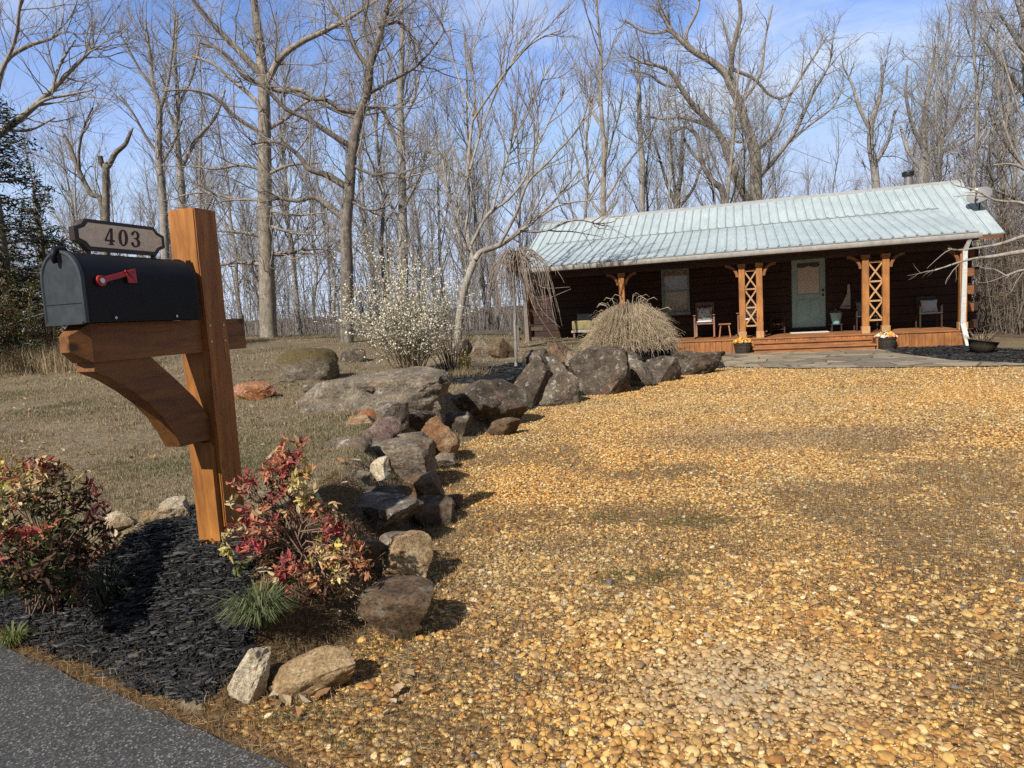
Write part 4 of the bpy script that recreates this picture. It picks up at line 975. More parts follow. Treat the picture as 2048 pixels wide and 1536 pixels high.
# downspouts
def spout(pts, wd=.085):
    m_ = MB()
    for a, b_ in zip(pts[:-1], pts[1:]): m_.bar(a, b_, wd, wd * .75, (0, 1, .01))
    return m_
ds = spout([(3.30, -2.70, 2.57), (3.24, -2.56, 2.30)]); ds.bar((3.24, -2.55, 2.32), (3.215, -2.52, .52), .10, .08, (0, 1, 0)); ds.bar((3.215, -2.52, .54), (3.31, -2.62, -.02), .105, .085, (0, 1, 0))
ds.build('downspout', M_alum, cab)
ds = spout([(-7.98, -2.69, 2.57), (-7.90, -2.50, 2.28)]); ds.bar((-7.90, -2.50, 2.30), (-7.88, -2.48, .45), .10, .08, (0, 1, 0)); ds.build('downspout', mat_plain('shaded_spout', (.16, .15, .14), .6, 0, .3, 20), cab)  # left spout darkened in its colour to stand for the shadow there
# deck boards and skirt
DK = .385
dk = MB(); y_ = -2.45
while y_ < -.02:
    dk.box(-8.0, 3.32, y_, min(y_ + .134, -.012), DK - .035, DK + rnd.uniform(-.002, .002), .004); y_ += .142
dk.box(-8.0, 3.31, -2.40, -.02, DK - .12, DK - .04)
deck = dk.build('deck', W_deck, cab)
sk = MB(); u_ = -6.0
while u_ < 3.27:
    wv = rnd.uniform(.125, .15)
    if not (-1.6 < u_ + wv / 2 < 1.22) or True: sk.box(u_, min(u_ + wv, 3.30), -2.425 + rnd.uniform(-.003, .003), -2.40, -.06 + rnd.uniform(0, .02), DK - .037)
    u_ += wv + .006
sk.build('skirt', W_skirt, deck)
st_ = MB()
st_.box(-1.58, 1.22, -2.74, -2.43, .245, .285, .006); st_.box(-1.56, 1.20, -2.70, -2.44, -.02, .243)
st_.box(-1.62, 1.26, -3.02, -2.702, .115, .155, .006); st_.box(-1.59, 1.23, -2.98, -2.703, -.02, .113)
st_.box(1.262, 1.30, -2.96, -2.43, -.02, .30); st_.build('steps', W_deck, deck)
# posts
for pu in (-7.92, -5.07, -1.855, -1.415, 1.12, 1.58, 3.265):
    nn = -2.31
    p_ = MB().box(pu - .078, pu + .078, nn - .078, nn + .078, DK, 2.38, .006).build('porch_post', W_pp, cab)
    MB().box(pu - .098, pu + .098, nn - .098, nn + .098, DK + .003, DK + .185, .008).build('base_block', W_base, p_)
    MB().box(pu - .10, pu + .10, nn - .10, nn + .10, 2.28, 2.379, .008).build('capital', W_pp, p_)
    sides_ = {-7.92: (1,), -5.07: (-1, 1), -1.855: (-1,), -1.415: (1,), 1.12: (-1,), 1.58: (1,), 3.265: (-1,)}[pu]
    for sg_ in sides_:
        cxp = pu + sg_ * (.0785 + .34)
        outer = [(cxp - sg_ * .34 * math.cos(RAD(a)), 2.038 + .34 * math.sin(RAD(a))) for a in np.linspace(0, 90, 11)]
        inner = [(cxp - sg_ * .27 * math.cos(RAD(a)), 2.038 + .27 * math.sin(RAD(a))) for a in np.linspace(90, 0, 11)]
        poly = outer + inner
        MB().prism(poly, 'y', nn - .05, nn + .05).build('bracket', W_brk, p_)
# trellises between the paired posts
for ua, ub in ((-1.776, -1.494), (1.199, 1.501)):
    t_ = MB(); zz = [.72, 1.21, 1.70, 2.19]; nn = -2.31
    for z_ in zz: t_.box(ua, ub, nn - .02, nn + .02, z_ - .021, z_ + .021)
    for z0_, z1_ in zip(zz[:-1], zz[1:]):
        t_.bar((ua, nn - .001, z0_ + .03), (ub, nn - .001, z1_ - .03), .038, .03, (0, 1, 0)); t_.bar((ub, nn + .0015, z0_ + .03), (ua, nn + .0015, z1_ - .03), .038, .034, (0, 1, 0))
    t_.build('trellis', W_lat, cab)
# door
M_teal = mat_plain('teal_paint', (.29, .44, .42), .5, 0, .10, 6, .04)
M_glass = mat_plain('window_glass', (.16, .16, .15), .08, 0, .1, 3, 0)
M_curt = mat_plain('curtain', (.58, .55, .50), .9, 0, .18, 20, .2)
M_white = mat_plain('white_fabric', (.58, .58, .57), .9, 0, .1, 30, .3)
M_iron = mat_plain('dark_iron', (.02, .02, .02), .45)
dz = .52
dm_ = MB()
dm_.box(-.452, .452, .03, .07, dz, 1.49); dm_.box(-.452, -.30, .03, .07, 1.49, dz + 2.03); dm_.box(.30, .452, .03, .07, 1.49, dz + 2.03); dm_.box(-.30, .30, .03, .07, 2.40, dz + 2.03)
for a, b_ in ((-.33, -.03), (.03, .33)):
    dm_.box(a, b_, .018, .031, .76, 1.34); 
dr_o = dm_.build('door', M_teal, cab)
pn = MB()
for a, b_ in ((-.33, -.03), (.03, .33)): pn.box(a + .035, b_ - .035, .010, .0185, .80, 1.30, .004)
pn.build('door_panel', M_teal, dr_o)
MB().box(-.30, .30, .048, .054, 1.49, 2.40).build('glass', mat_plain('door_glass', (.10, .10, .09), .06, 0, .1, 3, 0), dr_o)
cu = MB(); n_ = 60; V = [(-.29 + .58 * i / n_, .0465 - .006 * math.sin(i * 1.25) ** 2, z_) for z_ in (1.50, 1.95, 2.22, 2.30) for i in range(n_ + 1)]
V = [(x_, y_, z_ - (.05 * abs(math.sin(x_ * 9)) if z_ > 2.25 else 0)) for x_, y_, z_ in V]
cu.add(V, [(r_*(n_+1)+i, r_*(n_+1)+i+1, (r_+1)*(n_+1)+i+1, (r_+1)*(n_+1)+i) for r_ in range(3) for i in range(n_)]); cu.build('curtain', M_curt, dr_o, smooth=True)
for z_ in (1.44, 1.575):
    o = MB().lathe([(.001, 0), (.028, .001), (.028, .012), (.014, .018), (.014, .04), (.03, .05), (.03, .062), (.012, .07)], sides=14).build('handle', M_iron, dr_o, smooth=True); o.location = (.385, .03, z_); o.rotation_euler = (PI / 2, 0, 0)
fr = MB(); fr.box(-.52, -.456, .012, .12, .40, 2.58); fr.box(.456, .52, .012, .12, .40, 2.58); fr.box(-.455, .455, .013, .12, 2.552, 2.62); fr.box(-.52, .52, -.03, .12, .40, .515); fr.build('frame', W_log, dr_o)
# window
wn = MB(); 
wn.box(-4.21, -4.13, -.012, .08, 1.10, 2.52); wn.box(-3.43, -3.37, -.012, .08, 1.10, 2.52); wn.box(-4.129, -3.431, -.011, .08, 2.45, 2.52); wn.box(-4.23, -3.35, -.03, .08, 1.08, 1.175); wn.box(-4.129, -3.431, -.004, .06, 1.80, 1.84)
wo = wn.build('window', mat_plain('window_frame', (.22, .28, .27), .55), cab)
MB().box(-4.128, -3.432, .050, .056, 1.18, 2.45).build('blind', mat_plain('blind', (.36, .34, .31), .9, 0, .1, 4), wo)
m, nt, b = new_mat('pane_glass'); tr = nt.nodes.new('ShaderNodeBsdfTransparent'); gl = nt.nodes.new('ShaderNodeBsdfGlossy'); gl.inputs['Roughness'].default_value = .03
mx = nt.nodes.new('ShaderNodeMixShader'); mx.inputs[0].default_value = .07; nt.links.new(tr.outputs[0], mx.inputs[1]); nt.links.new(gl.outputs[0], mx.inputs[2]); nt.links.new(mx.outputs[0], nt.nodes['Material Output'].inputs['Surface'])
MB().box(-4.128, -3.432, .022, .026, 1.176, 2.449).build('pane', m, wo)
# stove pipe
cp = MB().lathe([(.12, -.6), (.12, .30), (.125, .30), (.125, .32), (.12, .32), (.12, .36)], (3.28, 3.45, 4.72), 20).build('stove_pipe', mat_plain('galvanised_pipe', (.34, .33, .32), .4, .6, .15, 10), cab, smooth=True); smooth_by_angle(cp, 40)
o = MB().lathe([(.10, 0), (.175, .005), (.18, .05), (.165, .055), (.165, .085), (.18, .09), (.175, .13), (.05, .17)], (3.28, 3.45, 5.06), 20).build('cap', M_iron, cp, smooth=True); smooth_by_angle(o, 35)
# small ornament hanging at the door head
MB().lathe([(.02, .12), (.055, .10), (.05, 0), (.03, -.02)], (-.12, -.05, 2.50), 12).build('door_ornament', mat_plain('ornament_red', (.14, .03, .025), .5), cab, smooth=True)

# ------------------------------------------------------------------ things on and round the porch
def at_house(name, u, n, z, label, cat, group=None, rz=0.0):
    p = hw(u, n, z); return tag(empty(name, tuple(p), -HA + rz), label, cat, group)
W_chair = mat_wood('chair_wood', (.16, .07, .045), (.34, .17, .11), 'z', .6, knots=False)
M_print = None
m, nt, b = new_mat('printed_fabric'); v = coords(nt, 'Object'); vo = N(nt, 'ShaderNodeTexVoronoi', Scale=14); nt.links.new(v, vo.inputs['Vector'])
r1 = ramp(nt, [(.30, (.10, .10, .11)), (.42, (.50, .49, .47))]); nt.links.new(vo.outputs['Distance'], r1.inputs[0]); nt.links.new(r1.outputs[0], b.inputs['Base Color']); b.inputs['Roughness'].default_value = .95; M_print = m
def cushion(name, w_, h_, t_, mat, parent=None, puff=.75):
    k = 14; V = []; fs = []
    for sgn in (-1, 1):
        for i in range(k + 1):
            for j in range(k + 1):
                a, c = i / k * 2 - 1, j / k * 2 - 1
                e = (1 - a**4) * (1 - c**4); pinch = 1 - .07 * (1 - abs(a)**2) * abs(c)**3 ; p2 = 1 - .07 * (1 - abs(c)**2) * abs(a)**3
                V.append((a * w_/2 * p2, sgn * t_/2 * max(e, 0) ** .5 * puff, c * h_/2 * pinch))
    m1 = (k+1)**2
    for i in range(k):
        for j in range(k):
            q = (i*(k+1)+j, i*(k+1)+j+1, (i+1)*(k+1)+j+1, (i+1)*(k+1)+j); fs.append(q); fs.append(tuple(m1 + x_ for x_ in q[::-1]))
    return mesh_obj(name, np.array(V), fs, mat, parent, smooth=True)
def rocking_chair(u, n, z, label, rz):
    r_ = at_house('rocking_chair', u, n, z, label, 'rocking chair', 'rocking chairs on the porch', rz)
    # local: x right, y back, z up; seat .42
    MB().box(-.25, .25, -.26, .22, .40, .435, .01).build('seat', W_chair, r_)
    for sx_ in (-1, 1):
        MB().bar((sx_ * .27, -.25, .03), (sx_ * .27, -.25, .66), .045, .045, (0, 1, 0)).build('leg', W_chair, r_)
        MB().bar((sx_ * .25, .22, .03), (sx_ * .24, .36, 1.02), .045, .04, (0, 1, 0)).build('leg', W_chair, r_)
        MB().bar((sx_ * .27, -.32, .67), (sx_ * .255, .26, .66), .07, .025).build('armrest', W_chair, r_)
        MB().tube([(sx_ * .27, -.45, .055), (sx_ * .27, -.2, .02), (sx_ * .26, .1, .018), (sx_ * .255, .35, .03), (sx_ * .25, .6, .10)], .02, 6).build('rocker', W_chair, r_)
    b_ = MB(); b_.bar((-.24, .365, .99), (.24, .365, .99), .03, .09, (0, 0, 1)); b_.bar((-.24, .26, .52), (.24, .26, .52), .03, .06, (0, 0, 1))
    for k_ in range(6): b_.bar((-.18 + .072 * k_, .265, .54), (-.18 + .072 * k_, .358, .96), .035, .018, (0, 1, 0))
    b_.build('backrest', W_chair, r_)
    c = cushion('seat_cushion', .46, .44, .10, M_white, r_); c.location = (0, -.02, .475); c.rotation_euler = (PI / 2, 0, 0)
    return r_
def pillow(u, n, z, w_, h_, t_, mat, label, tilt=-.25, rz=0.0):
    p = hw(u, n, z); o = cushion('throw_pillow', w_, h_, t_, mat); o.location = tuple(p); o.rotation_euler = (tilt, 0, -HA + rz); tag(o, label, 'pillow', 'pillows on the porch seats'); return o
rocking_chair(-2.90, 1.0, DK, 'wooden rocking chair with slatted back standing below the window', .0)
rocking_chair(-1.62, .95, DK, 'wooden rocking chair half hidden behind the left pair of porch posts', -.35)
pillow(-2.90, .86, DK + .70, .44, .40, .14, M_print, 'floral print pillow on the rocking chair below the window')
pillow(-1.60, .80, DK + .70, .42, .40, .14, M_print, 'print pillow on the rocking chair behind the porch posts', -.25, -.35)
stl = at_house('side_stool', -2.34, 1.05, DK, 'small brown stool between the two rocking chairs', 'stool')
MB().box(-.17, .17, -.15, .15, .36, .395, .006).build('seat', W_deck, stl)
for sx_ in (-1, 1):
    for sy_ in (-1, 1): MB().bar((sx_ * .155, sy_ * .13, 0), (sx_ * .11, sy_ * .10, .36), .035, .035, (0, 1, 0)).build('leg', W_deck, stl)
# daybed on the left of the porch
db = at_house('porch_daybed', -6.0, 1.0, DK, 'low porch daybed with an olive mattress at the left end of the porch', 'daybed')
MB().box(-.82, .82, -.38, .38, .34, .41, .01).build('frame', M_trim, db)
for sx_ in (-1, 1):
    for sy_ in (-1, 1): MB().box(sx_ * .74 - .03, sx_ * .74 + .03, sy_ * .32 - .03, sy_ * .32 + .03, 0, .34).build('leg', W_chair, db)
MB().box(-.80, .80, -.37, .37, .412, .70, .04).build('mattress', mat_plain('olive_fabric', (.26, .22, .10), .95, 0, .12, 14, .3), db)
for i_, (du, lb) in enumerate(((-.48, 'grey pillow at the left end of the olive daybed'), (.1, 'grey pillow in the middle of the olive daybed'), (.55, 'grey pillow at the right end of the olive daybed'))):
    pillow(-6.0 + du, .95, DK + .79, .5, .26, .16, mat_plain('grey_fabric', (.22, .22, .22), .95, 0, .3, 26, .3) if i_ == 0 else bpy.data.materials['grey_fabric'], lb, -.5)
# bench chair at right, with white pillow, and a second chair behind the trellis
def dark_chair(u, n, label):
    c_ = at_house('porch_chair', u, n, DK, label, 'chair', 'dark chairs on the right of the porch')
    MB().box(-.27, .27, -.26, .24, .38, .42, .008).build('seat', M_iron, c_); MB().box(-.27, .27, .23, .26, .50, .86, .006).build('backrest', M_iron, c_)
    for sx_ in (-1, 1):
        for sy_ in (-1, 1): MB().bar((sx_ * .25, sy_ * .23, 0), (sx_ * .25, sy_ * .22, .62 if sy_ < 0 else .86), .035, .035, (0, 1, 0)).build('leg', W_log, c_)
        MB().bar((sx_ * .27, -.26, .62), (sx_ * .27, .25, .62), .05, .02).build('armrest', W_log, c_)
    return c_
dark_chair(2.90, .75, 'dark armchair at the right end of the porch holding a white pillow')
pillow(2.94, .62, DK + .58, .40, .36, .13, M_white, 'white pillow on the dark armchair at the right end', -.25)
dark_chair(1.38, .70, 'dark armchair hidden behind the right trellis')
pillow(1.36, .62, DK + .60, .42, .40, .13, bpy.data.materials['grey_fabric'], 'grey pillow seen through the right trellis', -.22)
# cabinet with flower pots left of the door
cb = at_house('plant_stand', -.88, .40, DK, 'dark two-tier plant stand left of the teal door', 'plant stand')
MB().box(-.20, .20, -.15, .15, .50, .53, .005).build('top', W_log, cb); MB().box(-.19, .19, -.14, .14, .12, .145, .005).build('shelf', W_log, cb)
for sx_ in (-1, 1):
    for sy_ in (-1, 1): MB().box(sx_ * .18 - .018, sx_ * .18 + .018, sy_ * .13 - .018, sy_ * .13 + .018, 0, .499).build('leg', W_log, cb)
M_clayp = mat_plain('pot_clay', (.12, .05, .03), .8)
M_petal = mat_attr('petal', .7, .2, transl=.2)
def flowers(name, r_, h_, n, pal, parent, z0, green=.35, leafn=None, s=.022):
    """a low mound of small flowers and leaves"""
    k = n; a = rng.uniform(0, 6.28, k); rad = r_ * np.sqrt(rng.random(k)); x_ = rad * np.cos(a); y_ = rad * np.sin(a)
    zz = z0 + h_ * (1 - (rad / (r_ * 1.15))**2) * rng.uniform(.55, 1.05, k)
    V = []; F = []; C = []
    for i in range(k):
        isg = rng.random() < green; c = np.array((.05, .09, .025)) * rng.uniform(.7, 1.5) if isg else np.array(pal[rng.integers(len(pal))]) * rng.uniform(.8, 1.1)
        nv = Vector((x_[i] / r_ * .8 + rng.normal(0, .3), y_[i] / r_ * .8 - .35 + rng.normal(0, .3), .75)).normalized(); t = nv.orthogonal().normalized(); b2 = nv.cross(t); ss = s * rng.uniform(.7, 1.25)
        base = len(V); p = Vector((x_[i], y_[i], zz[i] - (.02 if isg else 0))); V.append(p - nv * ss * .25)
        for q in range(6): an = q / 6 * 2 * PI; rr_ = ss * (1.1 if q % 2 == 0 else .72); V.append(p + (t * math.cos(an) + b2 * math.sin(an)) * rr_)
        for q in range(6): F.append((base, base + 1 + q, base + 1 + (q + 1) % 6))
        C += [c * .6] + [c] * 6
    return mesh_obj(name, np.array([v_[:] for v_ in V]), np.array(F), M_petal, parent, colors=np.array(C))
for i_, (du, zz, pal, lb) in enumerate(((-.11, .145, [(.55, .42, .06), (.3, .25, .05)], 'small yellow flower pot on the plant stand shelf'), (.02, .145, [(.6, .58, .55)], 'small white flower pot on the plant stand shelf'), (.14, .145, [(.5, .2, .16), (.6, .5, .48)], 'small pink flower pot on the plant stand shelf'))):
    f_ = at_house('flower_pot', -.88 + du, .42, DK + zz, lb, 'flower pot', 'flower pots on the plant stand')
    MB().lathe([(.035, 0), (.05, .09), (.054, .09), (.054, .10), (.044, .10)], sides=14).build('pot', M_clayp, f_, smooth=True); flowers('blossoms', .065, .07, 40, pal, f_, .10)
# teal bucket of flowers right of the door, on a dark stand
sd_ = at_house('pot_stand', .66, .55, DK, 'low dark stand under the teal flower bucket', 'stand')
MB().box(-.15, .15, -.13, .13, .19, .215, .004).build('top', M_iron, sd_)
for sx_ in (-1, 1):
    for sy_ in (-1, 1): MB().box(sx_ * .12 - .014, sx_ * .12 + .014, sy_ * .10 - .014, sy_ * .10 + .014, 0, .189).build('leg', M_iron, sd_)
bk = at_house('flower_bucket', .66, .55, DK + .216, 'teal metal bucket of flowers right of the door', 'flower bucket')
o = MB().lathe([(.095, 0), (.10, .01), (.155, .30), (.165, .30), (.165, .315), (.15, .315), (.14, .28)], sides=22).build('bucket', mat_plain('teal_bucket', (.22, .42, .44), .5), bk, smooth=True); smooth_by_angle(o, 40)
flowers('blossoms', .15, .11, 130, [(.62, .50, .08), (.45, .12, .12), (.6, .58, .5), (.35, .16, .3)], bk, .29, .4)
# pennant-shaped ornament
pn_ = at_house('wall_ornament', .98, .03, 1.0, 'pale triangular sail ornament with dark stripes hung right of the door', 'wall ornament')
MB().prism([(-.16, .02), (.12, .0), (.12, .42), (.10, .70), (.05, .70), (.03, .42)], 'y', -.012, .012).build('sail', mat_plain('driftwood', (.46, .42, .36), .9, 0, .2, 30, .3), pn_)
st2 = MB()
for z_ in (.05, .085): st2.prism([(-.14 + z_ * .4, z_), (.121, z_), (.121, z_ + .016), (-.135 + z_ * .4, z_ + .016)], 'y', -.0145, -.0121)
st2.build('stripe', M_iron, pn_)
mt_ = MB().box(-.50, .50, -.30, .30, 0, .018, .005); o = mt_.build('door_mat', mat_plain('mat_white', (.60, .57, .53), .95, 0, .15, 30, .3)); o.location = tuple(hw(-.05, .55, DK + .004)); o.rotation_euler = (0, 0, -HA); tag(o, 'pale door mat on the deck in front of the teal door', 'door mat')
# half-barrel planters beside the steps
M_barrel = mat_wood('barrel_wood', (.022, .016, .011), (.075, .055, .040), 'z', .75, knots=False); M_hoop = mat_plain('hoop', (.06, .055, .05), .5, .4)
PANSY = [(.80, .36, .03), (.85, .50, .05), (.75, .22, .05), (.85, .68, .12), (.82, .80, .72), (.45, .08, .03)]
def planter(u, n, label, pal):
    p_ = at_house('barrel_planter', u, n, .015, label, 'planter', 'half-barrel planters beside the porch steps')
    t_ = MB(); k = 22
    for i in range(k):
        a0, a1 = (i + .03) / k * 2 * PI, (i + .97) / k * 2 * PI; V = []
        for r1_, r0_, z_ in ((.185, .160, 0), (.218, .193, .16), (.232, .207, .30)):
            V += [(r1_*math.cos(a0), r1_*math.sin(a0), z_), (r1_*math.cos(a1), r1_*math.sin(a1), z_), (r0_*math.cos(a1), r0_*math.sin(a1), z_), (r0_*math.cos(a0), r0_*math.sin(a0), z_)]
        fs = [(3, 2, 1, 0), (8, 9, 10, 11)] + [(j*4+q, j*4+(q+1) % 4, (j+1)*4+(q+1) % 4, (j+1)*4+q) for j in range(2) for q in range(4)]
        t_.add(V, fs)
    t_.build('barrel', M_barrel, p_)
    for z_ in (.07, .24): MB().lathe([(.203 + (z_ - .07) * .19, z_ - .014), (.206 + (z_ - .07) * .19, z_ + .014)], sides=30, cap=False).build('hoop', M_hoop, p_)
    MB().lathe([(.205, .26), (.205, .275)], sides=24).build('soil', M_mulch, p_)
    flowers('blossoms', .25, .15, 230, pal, p_, .275, .22, s=.032); return p_
planter(-1.87, 2.70, 'dark half-barrel planter of orange and yellow pansies left of the steps', PANSY[:4] * 2 + PANSY)
planter(1.52, 2.70, 'dark half-barrel planter with white and orange pansies right of the steps', PANSY + [(.84, .82, .76)] * 4)
# tipped tub at the right of the cabin
tb = tag(empty('garden_tub', tuple(atz(1962, 705, .0)), .5), 'dark tub of dry plants standing right of the white downspout', 'tub')
o = MB().lathe([(.20, 0), (.25, .14), (.29, .26), (.30, .26), (.27, .24), (.24, .14)], sides=22).build('tub', M_barrel, tb, smooth=True); o.rotation_euler = (.12, .12, 0)
sk2 = MB()
for i in range(60):
    a = rnd.uniform(0, 6.28); r0_ = rnd.uniform(0, .2); p0 = Vector((r0_*math.cos(a), r0_*math.sin(a), .2)); p1 = p0 + Vector((math.cos(a) * rnd.uniform(.02, .3), math.sin(a) * rnd.uniform(.02, .3), rnd.uniform(.08, .3)))
    sk2.tube([p0, (p0 + p1) / 2 + Vector((0, 0, .05)), p1], [.006, .004, .002], 3, cap=False)
sk2.build('dry_stems', mat_plain('dry_stem', (.30, .23, .15), .9), tb)
# satellite dish on the right end of the roof
sdp = tag(empty('satellite_dish', tuple(hw(4.42, -.62, 3.40)), -HA), 'grey satellite dish mounted at the right end of the roof', 'satellite dish')
aim = Vector((-.42, -.62, .66)).normalized()
prof = [(r_ * .31, .34 * r_ * r_ * .31) for r_ in np.linspace(.02, 1, 9)]
dsh = MB(); dsh.lathe(prof + [(p[0] * 1.0, p[1] - .014) for p in prof[::-1]], sides=30, cap=False)
d_o = dsh.build('reflector', mat_plain('dish_grey', (.22, .22, .225), .5, 0, .1, 6, .02), sdp, smooth=True); smooth_by_angle(d_o, 50)
d_o.rotation_euler = aim.to_track_quat('Z', 'Y').to_euler(); d_o.location = (.03, .0, .46)
ar = MB(); p0 = Vector((.03, 0, .46)); tip = p0 + aim * .42 + Vector((.02, 0, -.12))
low_ = p0 - Vector((0, 0, 1)).cross(Vector((0, 0, 1))) + (Vector((0, 0, -1)) - aim * Vector((0, 0, -1)).dot(aim)).normalized() * .33
ar.tube([low_, low_ + aim * .2, tip], [.018, .018, .02], 6); ar.build('feed_arm', M_iron, sdp)
MB().box(-.05, .05, -.035, .035, -.06, .06, .01).build('feed_horn', mat_plain('horn_white', (.62, .62, .6), .5), sdp); o = [k_ for k_ in COL.objects if k_.name.startswith('feed_horn')][-1]; o.location = tip; o.rotation_euler = aim.to_track_quat('X', 'Z').to_euler()
MB().tube([(.0, .02, -.12), (.02, .03, .2), (.04, .04, .44)], .022, 8).build('mast', M_iron, sdp)
# split rail fence by the cabin's left end
fc0 = aty(915, 668, 20.6); fc1 = aty(1052, 662, 21.6)
fe = tag(empty('rail_fence', (fc0[0], fc0[1], float(Z(fc0[0], fc0[1])))), 'weathered grey split-rail fence reaching the left corner of the cabin', 'fence')
W_grey = mat_wood('weathered_wood', (.10, .085, .07), (.26, .22, .18), 'x', .85, knots=False)
dx_, dy_ = fc1[0] - fc0[0], fc1[1] - fc0[1]; zt_ = fc0[2] - float(Z(fc0[0], fc0[1]))
for f0, f1 in ((-.9, .86), (.86, 1.25)):
    for z_ in (zt_, zt_ - .32): MB().bar((dx_ * f0, dy_ * f0, z_ + .02), (dx_ * f1, dy_ * f1, z_ - .01), .06, .11).build('rail', W_grey, fe)
for f0 in (-.9, .86): MB().box(dx_ * f0 - .07, dx_ * f0 + .07, dy_ * f0 - .07, dy_ * f0 + .07, -.2, zt_ + .14, .01).build('post', W_grey, fe)
# ------------------------------------------------------------------ trees
def tubes(name, polys, mat, parent=None, loc=None):
    """polys: list of (pts (n,3), radii (n,), sides); one mesh, grouped by shape for speed"""
    groups = {}
    for p, r_, s in polys: groups.setdefault((len(p), s), []).append((p, r_))
    Vs, Fs, off = [], [], 0
    for (n, s), L in groups.items():
        Pp = np.array([a for a, _ in L]); R_ = np.array([b_ for _, b_ in L]); M_ = len(L)
        T = np.empty_like(Pp); T[:, 1:-1] = Pp[:, 2:] - Pp[:, :-2]; T[:, 0] = Pp[:, 1] - Pp[:, 0]; T[:, -1] = Pp[:, -1] - Pp[:, -2]
        T /= np.linalg.norm(T, axis=2, keepdims=True) + 1e-9
        main = Pp[:, -1] - Pp[:, 0]; main /= np.linalg.norm(main, axis=1, keepdims=True) + 1e-9
        ref = np.where(np.abs(main[:, 2:3]) < .85, np.array([[0, 0, 1.]]), np.array([[1., 0, 0]]))
        A_ = np.cross(T, ref[:, None, :]); A_ /= np.linalg.norm(A_, axis=2, keepdims=True) + 1e-9; B_ = np.cross(A_, T)
        an = np.arange(s) / s * 2 * PI
        V = Pp[:, :, None, :] + R_[:, :, None, None] * (A_[:, :, None, :] * np.cos(an)[None, None, :, None] + B_[:, :, None, :] * np.sin(an)[None, None, :, None])
        Vs.append(V.reshape(-1, 3))
        i, k = np.meshgrid(np.arange(n - 1), np.arange(s), indexing='ij'); k2 = (k + 1) % s
        f = np.stack([i*s+k, (i+1)*s+k, (i+1)*s+k2, i*s+k2], -1).reshape(-1, 4)
        Fs.append((f[None] + (np.arange(M_) * n * s)[:, None, None]).reshape(-1, 4) + off); off += M_ * n * s
    return mesh_obj(name, np.concatenate(Vs), np.concatenate(Fs), mat, parent, smooth=True, loc=loc)

def smooth_path(pts, rad, sub=3):
    """Catmull-Rom through the points"""
    P_ = np.array(pts, float); R_ = np.array(rad, float); n = len(P_)
    if n < 3: return P_, R_
    E_ = np.vstack([2*P_[0]-P_[1], P_, 2*P_[-1]-P_[-2]]); out = []; ro = []
    for i in range(n - 1):
        p0, p1, p2, p3 = E_[i], E_[i+1], E_[i+2], E_[i+3]
        for j in range(sub):
            t = j / sub; out.append(.5 * ((2*p1) + (-p0+p2)*t + (2*p0-5*p1+4*p2-p3)*t*t + (-p0+3*p1-3*p2+p3)*t**3)); ro.append(R_[i] * (1-t) + R_[i+1] * t)
    out.append(P_[-1]); ro.append(R_[-1]); return np.array(out), np.array(ro)

def unit(v): return v / (np.linalg.norm(v) + 1e-9)
def child(rg, pts, rad, t, ang, length, r0, npt, up, wig, r1f=.35):
    n = len(pts); f = t * (n - 1); i = min(int(f), n - 2); u = f - i
    p = pts[i] * (1 - u) + pts[i+1] * u; rp = rad[i] * (1 - u) + rad[i+1] * u
    d = unit(pts[i+1] - pts[i]); side = unit(np.cross(d, rg.normal(size=3)))
    dr_ = unit(d * math.cos(ang) + side * math.sin(ang) + np.array([0, 0, up]))
    r0 = min(r0, rp * .8); seg = length / (npt - 1); q = [p]; 
    for k in range(npt - 1):
        dr_ = unit(dr_ + rg.normal(0, wig, 3) + np.array([0, 0, up * .35])); q.append(q[-1] + dr_ * seg)
    return np.array(q), np.linspace(r0, r0 * r1f, npt)

def branch_out(rg, limbs, spec, base_r=None):
    """spec per level: (children per metre, angle mean, angle sd, length lo, hi, radius, points, sides, up, wiggle, tmin)"""
    out = []; cur = limbs
    for (den, am, asd, l0, l1, r_, npt, sides, up, wig, tmin) in spec:
        nxt = []
        for pts, rad in cur:
            L = np.linalg.norm(np.diff(pts, axis=0), axis=1).sum() * (1 - tmin); k = rg.poisson(den * L)
            for _ in range(k):
                t = tmin + (1 - tmin) * rg.random() ** .85; ln = rg.uniform(l0, l1) * (1.15 - .55 * t)
                nxt.append(child(rg, pts, rad, min(t, .995), max(.25, rg.normal(am, asd)), ln, r_ * rg.uniform(.7, 1.15), npt, up, wig))
        out.append((nxt, sides)); cur = nxt
    return out

def bark(name, c0, c1, sc=1.0, lich=.0):
    m, nt, b = new_mat(name); v = coords(nt, 'Object', (1, 1, .22)); n1 = noise_tex(nt, v, 14 * sc, 6, .7, .4); n2 = noise_tex(nt, coords(nt, 'Object'), 1.3, 5, .65)
    r1 = ramp(nt, [(.32, c0), (.68, c1)]); nt.links.new(n1, r1.inputs[0]); c = r1.outputs[0]
    if lich:
        n3 = noise_tex(nt, coords(nt, 'Object'), 5.5, 5, .7); lr = ramp(nt, [(.5, 0), (.6, lich)]); nt.links.new(n3, lr.inputs[0]); c = mixc(nt, lr.outputs[0], c, (.44, .42, .38))
    w_ = ramp(nt, [(.3, .75), (.7, 1.15)]); nt.links.new(n2, w_.inputs[0]); c = mixc(nt, 1, c, w_.outputs[0], 'MULTIPLY')
    nt.links.new(c, b.inputs['Base Color']); b.inputs['Roughness'].default_value = .92; b.inputs['Specular IOR Level'].default_value = .15; bump(nt, b, n1, .8, .03); return m
B_oak = bark('bark_oak', (.13, .108, .088), (.37, .32, .265), lich=.4)
B_dark = bark('bark_dark', (.07, .058, .049), (.24, .205, .175), lich=.3)
B_pale = bark('bark_pale', (.17, .15, .13), (.42, .385, .34), lich=.6)
